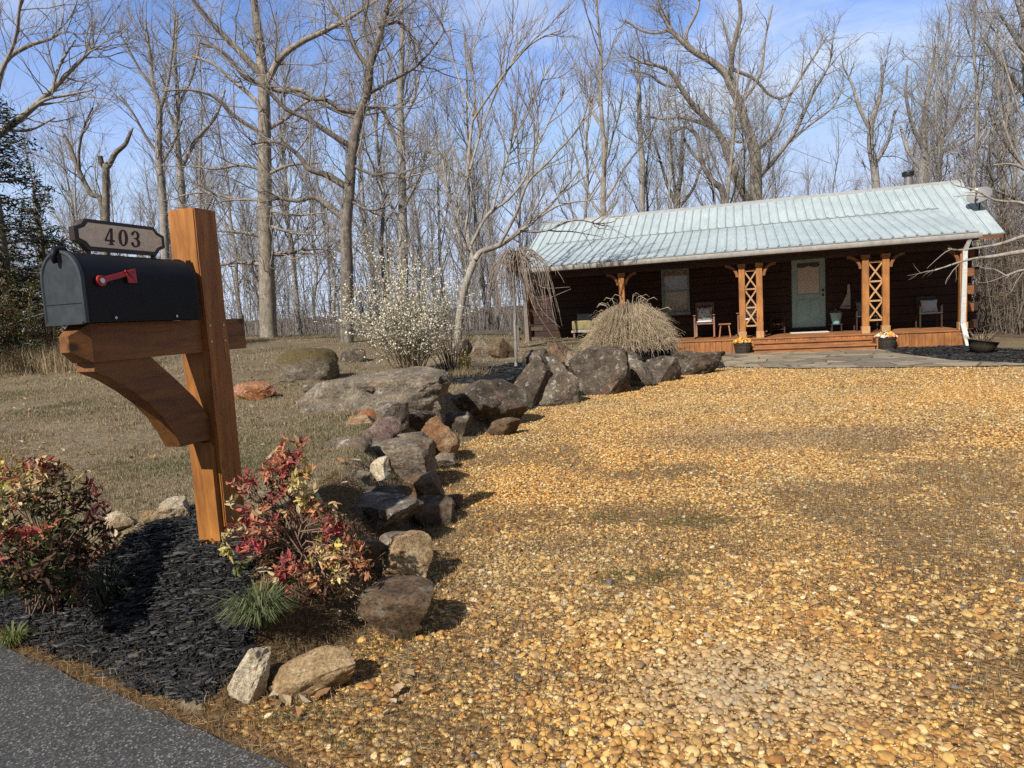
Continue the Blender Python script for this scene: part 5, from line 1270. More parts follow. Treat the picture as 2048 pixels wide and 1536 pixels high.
B_grey = bark('bark_grey', (.16, .146, .134), (.40, .37, .34), lich=.3)
T_twig = mat_plain('twig_bark', (.27, .245, .228), .95, 0, .25, 4, 0, .1)
T_pale = mat_plain('twig_pale', (.27, .235, .20), .95, 0, .2, 4, 0, .1)

def key_tree(name, label, limbs, Y, seed, spec, bark_m, twig_m, yj=.0, group=None, rmul=1.0, base_z=None, top_twigs=True):
    """limbs: [[(px, py, width px, dy), ...], ...] traced centre lines with their widths; the first is the trunk"""
    rg = np.random.default_rng(seed); L = []
    for li, lm in enumerate(limbs):
        pts, rad = [], []; side = 0 if li == 0 else rg.choice([-1, 1]) * rg.uniform(.08, .4)
        acc = 0
        for j, q in enumerate(lm):
            px, py, wd = q[:3]; dy = q[3] if len(q) > 3 else 0
            if j and len(q) < 4: acc += side * math.hypot(px - lm[j-1][0], py - lm[j-1][1]) * Y / FPX
            y_ = Y + dy + (acc if li else 0); pts.append(aty(px, py, y_)); rad.append(max(.012, wd * Y / FPX / 2 * rmul))
        L.append(smooth_path(pts, rad, 4))
    base = L[0][0][0].copy(); gz = float(Z(base[0], base[1])) if base_z is None else base_z
    root_p = np.array([base[0], base[1], gz])
    tr = L[0]
    if base[2] > gz + .02:   # carry the trunk down to the ground, with a little root flare
        tr = (np.vstack([[base[0], base[1], gz - .15], [base[0], base[1], gz + .25], tr[0]]), np.r_[tr[1][0] * 1.45, tr[1][0] * 1.15, tr[1]])
    e = tag(empty(name, tuple(root_p)), label, 'tree', group)
    polys = [(p - root_p, r_, 10 if k == 0 else 7) for k, (p, r_) in enumerate([tr] + L[1:])]
    tubes('trunk', polys, bark_m, e)
    levels = branch_out(rg, L, spec); tw = []
    for lst, sides in levels:
        tw += [(p - root_p, r_, sides) for p, r_ in lst]
    if tw: tubes('crown', tw, twig_m, e)
    return e
#            den   ang  sd   l0   l1   rad  pt s  up   wig tmin
SP_BIG = [(3.0, .80, .28, .9, 3.3, .025, 8, 4, .14, .17, .10), (3.4, .75, .28, .5, 1.6, .0115, 6, 3, .14, .2, .1), (4.6, .7, .28, .25, .8, .0064, 5, 3, .14, .2, .1)]
SP_MID = [(3.2, .75, .28, .8, 2.5, .020, 7, 4, .18, .17, .12), (3.4, .7, .28, .5, 1.4, .0105, 6, 3, .18, .2, .1), (4.4, .65, .28, .25, .8, .0062, 5, 3, .15, .2, .1)]

key_tree('oak_tree', 'tallest bare oak with a straight thick trunk behind the mailbox post', [
 [(538, 690, 34), (534, 560, 30), (530, 420, 27), (529, 300, 25), (528, 200, 22), (520, 90, 17), (510, 20, 14), (500, -70, 9)],
 [(531, 170, 14), (560, 118, 12), (600, 86, 10), (650, 62, 9), (700, 35, 7), (770, -10, 4)],
 [(529, 160, 15), (500, 125, 13), (460, 84, 11), (425, 48, 9), (390, 5, 7), (360, -50, 5)],
 [(530, 170, 13), (565, 182, 11), (600, 180, 10), (637, 202, 8), (672, 222, 6), (720, 240, 4)],
 [(524, 168, 10), (491, 155, 9), (468, 127, 8), (440, 100, 6), (400, 85, 4)],
 [(525, 216, 9), (500, 190, 8), (464, 160, 7), (430, 130, 6), (385, 112, 4)],
 [(526, 268, 9), (495, 250, 8), (464, 228, 7), (427, 193, 6), (380, 180, 4), (330, 182, 3)],
 [(530, 262, 8), (575, 235, 7), (610, 205, 6), (660, 190, 4)],
 [(528, 340, 7), (480, 330, 6), (430, 338, 5), (380, 330, 3)], [(532, 350, 7), (580, 330, 6), (640, 325, 4)],
 [(527, 400, 7), (470, 398, 5), (410, 385, 4), (360, 392, 3)], [(533, 420, 6), (590, 430, 5), (650, 425, 3)],
 [(526, 474, 8), (482, 464, 6), (440, 462, 4), (395, 455, 3)], [(536, 508, 10), (565, 508, 9), (597, 502, 6), (640, 498, 4), (670, 505, 3)],
 [(525, 529, 8), (480, 525, 6), (441, 530, 5), (400, 540, 3)], [(535, 450, 6), (585, 466, 5), (640, 470, 3)]],
 24.5, 11, SP_BIG, B_oak, T_twig)
key_tree('oak_tree', 'bare oak with a crooked dark trunk and heavy left limbs behind the flowering shrub', [
 [(694, 690, 26), (694, 547, 24), (692, 456, 22), (698, 387, 21), (703, 319, 20), (711, 264, 19), (722, 223, 18), (735, 182, 17), (740, 128, 15), (751, 100, 14), (765, 50, 12), (778, 5, 10), (800, -60, 7)],
 [(692, 440, 14), (655, 410, 13), (628, 394, 11), (596, 402, 8), (560, 398, 5), (520, 405, 3)],
 [(696, 376, 14), (655, 351, 13), (618, 338, 11), (600, 314, 9), (573, 292, 7), (540, 283, 5), (500, 290, 3)],
 [(703, 294, 12), (655, 264, 11), (614, 237, 9), (573, 219, 8), (528, 175, 6), (490, 150, 4)],
 [(714, 225, 11), (682, 219, 10), (651, 200, 8), (610, 196, 6), (570, 170, 4)],
 [(739, 134, 11), (714, 105, 9), (692, 50, 8), (668, 20, 6), (640, -40, 4)],
 [(742, 184, 8), (787, 159, 7), (833, 132, 5), (870, 91, 4), (890, 60, 3)],
 [(731, 219, 8), (760, 214, 7), (778, 246, 6), (801, 280, 4), (830, 320, 3)],
 [(765, 52, 7), (800, 45, 6), (825, 80, 5), (832, 130, 3)], [(752, 100, 7), (728, 60, 6), (735, 10, 5), (740, -40, 3)],
 [(704, 330, 7), (750, 350, 6), (790, 345, 5), (840, 380, 3)], [(697, 400, 6), (740, 420, 5), (780, 410, 3)]],
 20.5, 12, SP_BIG, B_dark, T_twig)
key_tree('dogwood_tree', 'pale-barked multi-limbed tree spreading over the upper mulch bed left of the cabin', [
 [(915, 700, 22), (917, 660, 20), (922, 612, 19), (934, 560, 18), (948, 524, 19)],
 [(947, 526, 14), (941, 500, 13), (934, 456, 12), (941, 410, 11), (935, 355, 10), (941, 273, 8), (950, 200, 6), (944, 120, 4), (960, 40, 3)],
 [(950, 520, 15), (962, 504, 15), (1000, 490, 13), (1037, 465, 11), (1073, 437, 9), (1110, 400, 6), (1160, 340, 4)],
 [(942, 490, 9), (975, 430, 8), (1015, 400, 7), (1050, 355, 6), (1085, 270, 5), (1130, 180, 3)],
 [(1000, 488, 9), (1032, 428, 8), (1056, 365, 7), (1100, 320, 5), (1160, 250, 3), (1180, 190, 2)],
 [(935, 500, 9), (918, 470, 8), (905, 420, 7), (890, 350, 5), (878, 270, 3)],
 [(940, 340, 7), (960, 270, 6), (990, 190, 5), (1030, 110, 4), (1050, 40, 3)],
 [(946, 240, 6), (1000, 160, 5), (1060, 90, 4), (1120, 60, 2.5)], [(945, 230, 5), (915, 150, 4), (900, 80, 3)],
 [(1040, 462, 7), (1090, 462, 5), (1150, 440, 4), (1210, 452, 3)], [(1075, 436, 6), (1120, 410, 5), (1180, 400, 3)],
 [(985, 420, 6), (1010, 330, 5), (1050, 230, 4), (1100, 130, 3)]],
 15.5, 13, [(3.0, .62, .2, .8, 2.3, .019, 7, 4, .22, .13, .15), (5.2, .6, .2, .4, 1.1, .0095, 6, 3, .22, .15, .1), (5.6, .55, .2, .2, .55, .0068, 4, 3, .2, .16, .1)], B_pale, T_pale, rmul=.8)
key_tree('big_oak', 'huge bare oak with a double trunk rising behind the middle of the metal roof', [
 [(1512, 640, 26), (1512, 398, 22), (1511, 322, 20), (1502, 278, 18), (1490, 249, 17), (1478, 205, 16), (1461, 170, 15), (1452, 149, 14), (1423, 123, 12), (1388, 103, 11), (1358, 76, 9), (1341, 59, 8), (1326, 29, 6), (1318, -10, 4)],
 [(1505, 430, 18), (1493, 398, 16), (1472, 352, 14), (1455, 308, 14), (1446, 281, 13), (1429, 258, 12), (1405, 229, 11), (1382, 205, 10), (1361, 173, 9), (1341, 144, 8), (1317, 132, 6), (1285, 125, 4), (1260, 110, 3)],
 [(1430, 260, 9), (1411, 249, 8), (1382, 240, 7), (1358, 234, 6), (1329, 238, 5), (1290, 232, 3)],
 [(1461, 160, 10), (1464, 111, 9), (1472, 70, 8), (1481, 29, 7), (1475, -30, 5)],
 [(1508, 300, 8), (1530, 288, 7), (1552, 258, 6), (1581, 190, 5), (1616, 132, 4), (1654, 73, 3)],
 [(1512, 360, 8), (1530, 342, 7), (1552, 316, 7), (1590, 264, 6), (1625, 188, 5), (1657, 132, 3), (1665, 90, 2)],
 [(1464, 138, 7), (1508, 158, 6), (1537, 188, 5), (1566, 196, 4), (1600, 170, 3)],
 [(1500, 275, 7), (1480, 284, 6), (1462, 280, 5), (1452, 300, 4)], [(1384, 103, 7), (1372, 70, 6), (1395, 20, 5), (1400, -30, 3)],
 [(1361, 174, 6), (1330, 170, 5), (1300, 150, 4), (1262, 140, 3)], [(1342, 60, 6), (1310, 66, 5), (1280, 60, 4), (1250, 40, 3)],
 [(1480, 210, 6), (1520, 150, 5), (1530, 80, 4), (1545, 10, 3)], [(1565, 296, 5), (1620, 250, 4), (1665, 215, 3), (1690, 170, 2)]],
 33, 14, SP_BIG, B_oak, T_twig, rmul=1.05)
key_tree('slender_tree', 'dark slender tree with a leaning curved trunk left of the double-trunked oak', [
 [(1455, 640, 16), (1449, 407, 11), (1423, 360, 10), (1405, 328, 9), (1396, 278, 8), (1385, 262, 7), (1365, 255, 5), (1330, 275, 3)],
 [(1405, 328, 6), (1380, 300, 5), (1360, 255, 4), (1350, 200, 3)]], 31, 15, SP_MID, B_dark, T_twig)
key_tree('slender_tree', 'straight slim tree rising over the left part of the metal roof', [
 [(1284, 640, 15), (1284, 422, 12), (1284, 322, 11), (1279, 249, 9), (1278, 176, 7), (1276, 110, 4)]], 34, 16, SP_MID, B_grey, T_twig)
key_tree('forked_tree', 'dark many-stemmed tree fanning out behind the roof beside the slim straight tree', [
 [(1352, 640, 16), (1353, 416, 12), (1362, 350, 9), (1364, 290, 7), (1372, 230, 4)], [(1354, 415, 8), (1335, 370, 7), (1320, 320, 5), (1305, 270, 3)], [(1353, 420, 8), (1385, 380, 6), (1400, 340, 5), (1420, 300, 3)], [(1353, 410, 7), (1345, 330, 5), (1340, 260, 3)]], 36, 17, SP_MID, B_dark, T_twig)
key_tree('forked_tree', 'bare tree behind the roof just left of the stove pipe', [
 [(1760, 640, 20), (1752, 372, 15), (1741, 293, 12), (1744, 243, 10), (1761, 187, 8), (1765, 130, 4)], [(1741, 260, 8), (1717, 211, 7), (1705, 170, 5), (1690, 140, 3)], [(1750, 330, 7), (1775, 285, 6), (1790, 220, 4)]], 35, 18, SP_BIG, B_grey, T_twig)
key_tree('forked_tree', 'wide vase-shaped bare tree spreading right of the stove pipe', [
 [(1838, 640, 24), (1845, 380, 18), (1849, 308, 14), (1848, 264, 12), (1855, 190, 9), (1864, 132, 6), (1872, 90, 4)], [(1849, 312, 10), (1878, 281, 9), (1916, 234, 8), (1952, 187, 5), (1975, 140, 3)],
 [(1845, 345, 10), (1864, 311, 9), (1905, 296, 7), (1950, 270, 5), (1985, 235, 3)], [(1848, 270, 8), (1880, 220, 6), (1905, 160, 5), (1920, 110, 3)], [(1847, 300, 8), (1825, 250, 7), (1812, 190, 5), (1815, 130, 3)], [(1843, 340, 7), (1815, 300, 6), (1800, 250, 4)]], 34, 19, SP_BIG, B_grey, T_twig)
key_tree('edge_tree', 'tall twiggy tree at the right edge beyond the satellite dish', [
 [(2085, 640, 26), (2075, 400, 20), (2060, 250, 16), (2050, 100, 12), (2045, -40, 8)], [(2072, 350, 10), (2030, 310, 8), (1995, 260, 6), (1975, 215, 4)], [(2060, 200, 9), (2020, 150, 7), (1990, 110, 5), (1965, 75, 3)], [(2052, 110, 8), (2020, 60, 6), (1995, 20, 4)], [(2068, 300, 8), (2100, 200, 6)], [(2078, 430, 9), (2035, 400, 7), (2000, 385, 5), (1965, 372, 3)], [(2050, 60, 6), (2025, -20, 4)]], 24, 20, SP_BIG, B_grey, T_twig)
key_tree('slender_tree', 'slim trunk standing right behind the satellite dish', [
 [(2008, 640, 15), (2010, 420, 12), (2004, 322, 10), (2012, 235, 8), (2022, 150, 5)], [(2006, 330, 6), (1980, 300, 5), (1950, 292, 3)], [(2010, 420, 6), (1985, 370, 5), (1960, 330, 3)]], 30, 21, SP_MID, B_grey, T_twig)
key_tree('dead_snag', 'broken dark snag ending in a bare Y above the number plaque', [
 [(213, 640, 17), (212, 437, 14), (212, 337, 13), (214, 330, 12)], [(213, 336, 10), (219, 328, 11), (231, 306, 10), (250, 289, 8), (259, 269, 7), (266, 255, 3)], [(211, 338, 9), (203, 325, 10), (200, 312, 9)]], 21, 22, [(.5, .9, .2, .3, .8, .015, 5, 3, .1, .2, .3)], B_dark, T_twig)
key_tree('slender_tree', 'dark slender tree with a bowed stem leaning left beside the snag', [
 [(207, 640, 12), (205, 419, 10), (181, 387, 9), (159, 344, 9), (147, 312, 8), (128, 269, 5)], [(159, 344, 6), (158, 300, 5), (168, 255, 4), (185, 215, 3)], [(160, 345, 5), (140, 310, 4)]], 21.5, 23, SP_MID, B_dark, T_twig)
key_tree('forked_tree', 'leftmost of two pale slim trees just behind the top of the mailbox post', [
 [(335, 660, 17), (327, 419, 15), (317, 312, 13), (319, 219, 10), (306, 172, 8), (300, 110, 6), (290, 40, 4)], [(318, 230, 7), (335, 170, 6), (345, 100, 4), (350, 30, 3)], [(316, 310, 6), (290, 270, 5), (265, 225, 4), (240, 190, 3)], [(306, 175, 6), (280, 140, 5), (255, 95, 4), (235, 60, 3)], [(320, 330, 6), (345, 290, 5), (365, 240, 3)]], 26, 24, SP_MID, B_grey, T_twig)
key_tree('forked_tree', 'right one of two pale slim trees just behind the top of the mailbox post', [
 [(368, 660, 17), (364, 412, 15), (359, 331, 13), (353, 266, 11), (356, 200, 8), (350, 120, 6), (355, 30, 4)], [(362, 337, 9), (391, 281, 8), (430, 235, 6), (450, 180, 4)], [(354, 262, 7), (335, 215, 5), (325, 150, 4)], [(357, 210, 6), (385, 150, 5), (400, 80, 3)]], 27, 25, SP_MID, B_grey, T_twig)
key_tree('leaning_tree', 'leaning bare tree reaching in from the left edge above the evergreen', [
 [(-70, 660, 26), (-60, 400, 22), (-20, 290, 17), (0, 268, 14), (53, 226, 12), (103, 181, 10), (141, 141, 8), (175, 108, 5), (188, 95, 3)], [(-40, 330, 12), (-10, 200, 10), (10, 125, 9), (56, 92, 8), (100, 78, 6), (125, 64, 4), (148, 66, 2)], [(53, 226, 7), (90, 200, 6), (135, 190, 5), (185, 180, 3)], [(0, 150, 7), (30, 80, 6), (40, 10, 5), (55, -40, 3)], [(103, 181, 6), (120, 130, 5), (150, 80, 3)], [(10, 260, 6), (60, 260, 5), (110, 235, 3)]], 17, 26, SP_MID, B_grey, T_twig)
key_tree('tall_poplar', 'tall slim tree with a narrow upright crown between the crooked oak and the dogwood', [
 [(808, 700, 22), (806, 480, 18), (803, 300, 15), (800, 180, 12), (805, 80, 9), (800, -40, 6)], [(804, 310, 7), (775, 245, 6), (760, 180, 4)], [(802, 250, 7), (830, 190, 6), (845, 110, 4)], [(801, 200, 6), (815, 120, 5), (820, 30, 3)], [(806, 420, 6), (840, 350, 5), (860, 280, 3)], [(806, 450, 6), (770, 390, 5), (750, 330, 3)]], 28, 27, SP_BIG, B_grey, T_twig)
key_tree('overhanging_dogwood', 'dogwood reaching pale budded branches in from the right edge before the downspout', [
 [(2190, 735, 26), (2180, 640, 24), (2160, 560, 21), (2140, 480, 18), (2130, 400, 13), (2110, 320, 8)],
 [(2150, 520, 13), (2100, 500, 12), (2048, 503, 10), (1985, 513, 7), (1949, 517, 5), (1914, 526, 4), (1887, 535, 3), (1862, 542, 2)],
 [(2140, 470, 10), (2060, 470, 8), (2000, 488, 6), (1946, 497, 4), (1914, 500, 3), (1896, 497, 2)],
 [(2135, 430, 10), (2080, 420, 8), (2040, 405, 6), (1990, 400, 4), (1950, 380, 3), (1915, 372, 2)], [(2132, 410, 8), (2080, 360, 6), (2030, 330, 4), (1985, 330, 3)], [(2160, 560, 9), (2100, 548, 7), (2050, 540, 5), (2010, 552, 3)]],
 12.2, 28, [(3.2, .7, .25, .3, .9, .011, 6, 4, .12, .16, .45), (4.0, .7, .2, .12, .35, .006, 4, 3, .15, .15, .2), (3.0, .7, .2, .05, .14, .004, 3, 3, .2, .1, .3)], B_pale, T_pale, base_z=0.0)

# bare trees of the wood: seven kinds, each copied with its trunk and crown
def wood_tree(seed, ht, r0, spread, kind):
    rg = np.random.default_rng(seed); n = 9; x_ = np.cumsum(rg.normal(0, .12, n)); y_ = np.cumsum(rg.normal(0, .12, n)); x_ -= x_[0]; y_ -= y_[0]
    tr = smooth_path(np.stack([x_, y_, np.linspace(-.4, ht * .93, n)], 1), np.linspace(r0, r0 * .16, n), 3)
    limbs = []; k = int(ht * (1.0 if kind == 0 else 1.5))
    for i in range(k):
        t = .30 + .68 * (i + rg.random()) / k; ln = spread * (1.25 - .8 * t) * rg.uniform(.7, 1.2)
        limbs.append(child(rg, tr[0], tr[1], t, rg.uniform(.5, .95), ln, r0 * .42 * (1.2 - t), 8, .22, .13, .2))
    sp = [(2.1, .7, .25, .8, 2.2, .016, 6, 3, .2, .17, .12), (3.4, .7, .25, .45, 1.2, .0095, 5, 3, .18, .2, .1), (3.8, .65, .25, .3, .75, .007, 4, 3, .15, .2, .1)]
    lv_ = branch_out(rg, limbs + [(tr[0][len(tr[0]) // 2:], tr[1][len(tr[0]) // 2:])], sp); return tr, limbs, lv_
protos = []
for s_, (ht, r0, spr, kd) in enumerate([(16, .14, 4.6, 0), (13.5, .105, 3.8, 0), (17.5, .16, 5.2, 0), (12, .08, 3.2, 1), (14.5, .10, 3.6, 1), (16.5, .12, 4.2, 1), (10, .065, 2.6, 1)]):
    tr, limbs, lv_ = wood_tree(500 + s_, ht, r0, spr, kd)
    e = empty('bare_tree', (0, 0, 0)); tag(e, 'bare grey tree in the wood behind the lawn and cabin', 'tree', 'bare trees of the wood')
    t_ = tubes('trunk', [(tr[0], tr[1], 8)] + [(p, r_, 5) for p, r_ in limbs], [B_grey, B_grey, B_oak, B_dark, B_grey, B_grey, B_dark][s_], e)
    c_ = tubes('crown', [(p, r_, sd_) for lst, sd_ in lv_ for p, r_ in lst], T_twig, e)
    protos.append((e, [t_, c_]))
rg = np.random.default_rng(77); placed = []
def try_place(x, y, mind):
    for a, b_ in placed:
        if (a - x)**2 + (b_ - y)**2 < mind * mind: return False
    placed.append((x, y)); return True
spots = []
while len(spots) < 175:
    y = 27 + 43 * rg.random() ** 1.15; a = rg.uniform(-.92, .98); x = a * y
    u_, n_ = hlocal(x, y)
    if n_ > -8 and -11 < u_ < 8: continue
    if y + .12 * x < 27.5 and x < 8: continue
    gap = (a > -.70 and a < -.62) or (.37 < a < .60 and y < 46)   # thinner where open sky shows
    if gap and rg.random() < .6: continue
    if not try_place(x, y, 1.5): continue
    spots.append((x, y))
for k in range(10):   # the right-hand thicket comes nearer
    spots.append((rg.uniform(15, 21), rg.uniform(16, 26)))
used = set()
for i, (x, y) in enumerate(spots):
    a = x / y; low = .40 < a < .70
    k = int(rg.integers(0, 7)) if not low else int(rg.choice([1, 3, 4, 6]))
    e, ch = protos[k]
    if k in used:
        e2 = e.copy(); COL.objects.link(e2)
        for c_ in ch:
            c2 = c_.copy(); COL.objects.link(c2); c2.parent = e2
        e = e2
    used.add(k); s_ = rg.uniform(.8, 1.12); e.location = (x, y, float(Z(x, y)) - .2); e.rotation_euler = (rg.normal(0, .03), rg.normal(0, .03), rg.uniform(0, 6.28)); e.scale = (s_, s_, s_ * rg.uniform(.92, 1.1))

# undergrowth of the wood: saplings and brush too many to count
rg = np.random.default_rng(5); ps = []
n = 9500; y = 26.5 + 60 * rg.random(n) ** 1.3; a = rg.uniform(-.95, 1.05, n); x = a * y
u_, n_ = hlocal(x, y); ok = ~((n_ > -7.5) & (u_ > -11) & (u_ < 7)) & ((y + .12 * x > 26.6) | (x > 14))
x, y, a = x[ok], y[ok], a[ok]; z = Z(x, y)
for i in range(len(x)):
    h_ = rg.uniform(1.2, 4.6) * (1.0 if rg.random() < .8 else 1.6); l = rg.normal(0, .16, 2) * h_; r_ = .006 + .003 * h_
    p = np.array([[x[i], y[i], z[i] - .2], [x[i] + l[0] * .3 + rg.normal(0, .08), y[i] + l[1] * .3, z[i] + h_ * .4], [x[i] + l[0] * .7 + rg.normal(0, .12), y[i] + l[1] * .7, z[i] + h_ * .75], [x[i] + l[0] * 1.2, y[i] + l[1] * 1.2, z[i] + h_]])
    ps.append((p, np.array([r_, r_ * .8, r_ * .6, r_ * .3]), 3))
    for _ in range(5):
        t = rg.uniform(.15, .95); q = p[0] * (1 - t) + p[3] * t; d = np.array([rg.normal(0, .5), rg.normal(0, .3), rg.uniform(-.05, .6)]) * h_ * .32
        ps.append((np.array([q, q + d * .5 + rg.normal(0, .05, 3), q + d]), np.array([r_ * .5, r_ * .4, r_ * .2]), 3))
tag(tubes('undergrowth', ps, mat_plain('undergrowth_bark', (.20, .182, .168), .95, 0, .35, 3, 0)), kind='stuff')
# nearer thicket at the right beside the cabin and the brush at the left edge of the lawn
ps = []; n = 2600; x = rg.uniform(13.6, 30, n); y = rg.uniform(13, 27, n); ok = (x > .60 * y) & (x - .1 * y > 12.2); x, y = x[ok], y[ok]; z = Z(x, y)
for i in range(len(x)):
    h_ = rg.uniform(1.5, 5.2); l = rg.normal(0, .16, 2) * h_; r_ = .006 + .0028 * h_
    p = np.array([[x[i], y[i], z[i] - .2], [x[i] + l[0] * .3, y[i] + l[1] * .3, z[i] + h_ * .4], [x[i] + l[0], y[i] + l[1], z[i] + h_]]); ps.append((p, np.array([r_, r_ * .7, r_ * .3]), 3))
    for _ in range(9):
        t = rg.uniform(.1, .95); q = p[0] * (1 - t) + p[2] * t; d = rg.normal(0, .42, 3) * h_ * .34; ps.append((np.array([q, q + d * .5 + rg.normal(0, .05, 3), q + d]), np.array([r_ * .5, r_ * .4, r_ * .2]), 3))
tag(tubes('thicket', ps, mat_plain('thicket_bark', (.17, .135, .105), .95, 0, .3, 3, 0)), kind='stuff')

# ------------------------------------------------------------------ evergreens and leafy brush on the left
M_leaf = mat_attr('leaf', .65, .3, transl=.22)
def leaf_cloud(name, P_, size, cols, parent=None, elong=2.2, updir=None, droop=0.0, loc=None):
    n = len(P_); d = rng.normal(size=(n, 3)); d[:, 2] = d[:, 2] * .6 - droop; 
    if updir is not None: d = d * .6 + updir
    d /= np.linalg.norm(d, axis=1, keepdims=True); s = np.cross(d, rng.normal(size=(n, 3))); s /= np.linalg.norm(s, axis=1, keepdims=True); nn = np.cross(d, s)
    L = (size * rng.uniform(.6, 1.3, n))[:, None]; W_ = L / elong
    V = np.stack([P_, P_ + d * L * .45 + s * W_ * .5 + nn * L * .08, P_ + d * L - nn * L * .06, P_ + d * L * .45 - s * W_ * .5 + nn * L * .08], 1).reshape(-1, 3)
    F = np.arange(n * 4).reshape(n, 4)[:, [0, 1, 2, 3]]
    F = np.concatenate([F[:, [0, 1, 2]], F[:, [0, 2, 3]]])
    return mesh_obj(name, V, F, M_leaf, parent, colors=np.repeat(cols, 4, 0), loc=loc)
def cedar(px, by, Y, ht, rad, label, seed):
    rg = np.random.default_rng(seed); b_ = aty(px, by, Y); gz = float(Z(b_[0], b_[1])); e = tag(empty('evergreen_tree', (b_[0], b_[1], gz)), label, 'tree', 'evergreens at the left edge')
    limbs = []; P_ = []; tr = np.array([[0, 0, -.2], [.05, 0, ht * .5], [0, .05, ht]])
    for i in range(int(ht * 17)):
        z_ = ht * (.06 + .92 * rg.random()); t = z_ / ht; L = rad * (1.05 - t) ** .75 * rg.uniform(.55, 1.15); an = rg.uniform(0, 6.28); d = np.array([math.cos(an), math.sin(an), 0.])
        q = np.array([[0, 0, z_], d * L * .5 + [0, 0, z_ + L * .10], d * L + [0, 0, z_ + L * rg.uniform(-.15, .22)]]); limbs.append((q, np.array([.025, .015, .006]), 4))
        k = int(46 * L); tt = rg.uniform(.25, 1.03, k); c = np.where(tt[:, None] < .5, q[0] * (1 - tt[:, None] * 2) + q[1] * tt[:, None] * 2, q[1] * (2 - tt[:, None] * 2) + q[2] * (tt[:, None] * 2 - 1))
        P_.append(c + rg.normal(0, .10, (k, 3)) * np.array([1, 1, .6]))
    tubes('trunk', [(tr, np.array([.16, .10, .03]), 8)] + limbs, B_dark, e)
    P_ = np.concatenate(P_); n = len(P_)
    cols = pick([(.016, .030, .014), (.024, .042, .018), (.034, .052, .022), (.012, .022, .012), (.045, .055, .028)], n) * rng.uniform(.8, 1.2, (n, 1))
    leaf_cloud('crown', P_, .15, cols, e, elong=4.5, droop=.15); return e
cedar(15, 600, 16.0, 6.6, 2.3, 'dark evergreen with ragged boughs at the left edge above the mailbox', 31)
cedar(92, 600, 18.5, 4.6, 1.8, 'lower dark evergreen between the mailbox and the leaning tree', 32)
cedar(-95, 560, 15.5, 7.6, 2.4, 'tall dark evergreen cut off by the left edge', 33)
cedar(1995, 560, 31, 5.0, 1.5, 'small dark evergreen in the thicket right of the cabin', 34)
def brush(name, px, by, Y, w_, h_, label, n_st, leafcols, leafn, seed, stemcol, leaf=.05, group=None, cat='shrub'):
    rg = np.random.default_rng(seed); b_ = aty(px, by, Y); gz = float(Z(b_[0], b_[1])); e = tag(empty(name, (b_[0], b_[1], gz)), label, cat, group); st = []; P_ = []
    for i in range(n_st):
        an = rg.uniform(0, 6.28); r0_ = w_ * .18 * rg.random(); L = h_ * rg.uniform(.55, 1.1); out = w_ * .5 * rg.random() ** .7
        p = np.array([[r0_*math.cos(an), r0_*math.sin(an), -.05], [(r0_ + out*.35)*math.cos(an), (r0_ + out*.35)*math.sin(an), L*.55], [(r0_ + out*.75)*math.cos(an), (r0_+out*.75)*math.sin(an), L*.88], [(r0_+out)*math.cos(an), (r0_+out)*math.sin(an), L * rg.uniform(.85, 1.05)]])
        st.append((p, np.array([.010, .007, .005, .002]), 4)); sub = []
        for _ in range(9):
            c_ = child(rg, p, st[-1][1], rg.uniform(.25, .98), rg.uniform(.4, .9), rg.uniform(.15, .5) * h_ * .5, .004, 4, .15, .2); st.append((c_[0], c_[1], 3)); sub.append(c_[0])
        for sb in sub + [p]:
            k = rg.poisson(leafn); t = rg.uniform(.3, 1, k) * (len(sb) - 1); i_ = np.minimum(t.astype(int), len(sb) - 2); u = (t - i_)[:, None]; P_.append(sb[i_] * (1 - u) + sb[i_ + 1] * u + rg.normal(0, .015, (k, 3)))
    tubes('stems', st, mat_plain(name + '_stem', stemcol, .9, 0, .3, 8, 0), e)
    P_ = np.concatenate(P_); n = len(P_); leaf_cloud('leaves', P_, leaf, pick(leafcols, n) * rng.uniform(.75, 1.2, (n, 1)), e); return e
YB = [(.30, .25, .07), (.22, .19, .06), (.38, .30, .10), (.16, .14, .06), (.26, .20, .10)]
for i_, (px, by, Y, w_, h_, lb) in enumerate([(-40, 690, 15.5, 2.4, 1.9, 'yellowing brush cut off by the left edge of the lawn'), (40, 690, 15.8, 1.8, 2.1, 'yellow-green brush just left of the mailbox door'), (98, 688, 16.2, 1.6, 1.5, 'tan brush half hidden by the mailbox door'), (300, 684, 22.5, 1.8, 1.0, 'low grey brush behind the mailbox post at the lawn edge')]):
    brush('wild_brush', px, by, Y, w_, h_, lb, 46, YB if i_ < 3 else [(.2, .17, .12)], 5 if i_ < 3 else 1.2, 60 + i_, (.24, .18, .11), .06, 'brush at the edge of the lawn')
# dry standing grass under the brush
x = rng.uniform(-13.5, -8.3, 5000); y = 15.3 + rng.normal(0, .4, 5000) - .1 * (x + 8); blades('tall_dry_grass', x, y, rng.uniform(.2, .75, 5000), np.full(5000, .006), pick([(.36, .28, .17), (.28, .21, .12), (.42, .34, .22)], 5000), .4)

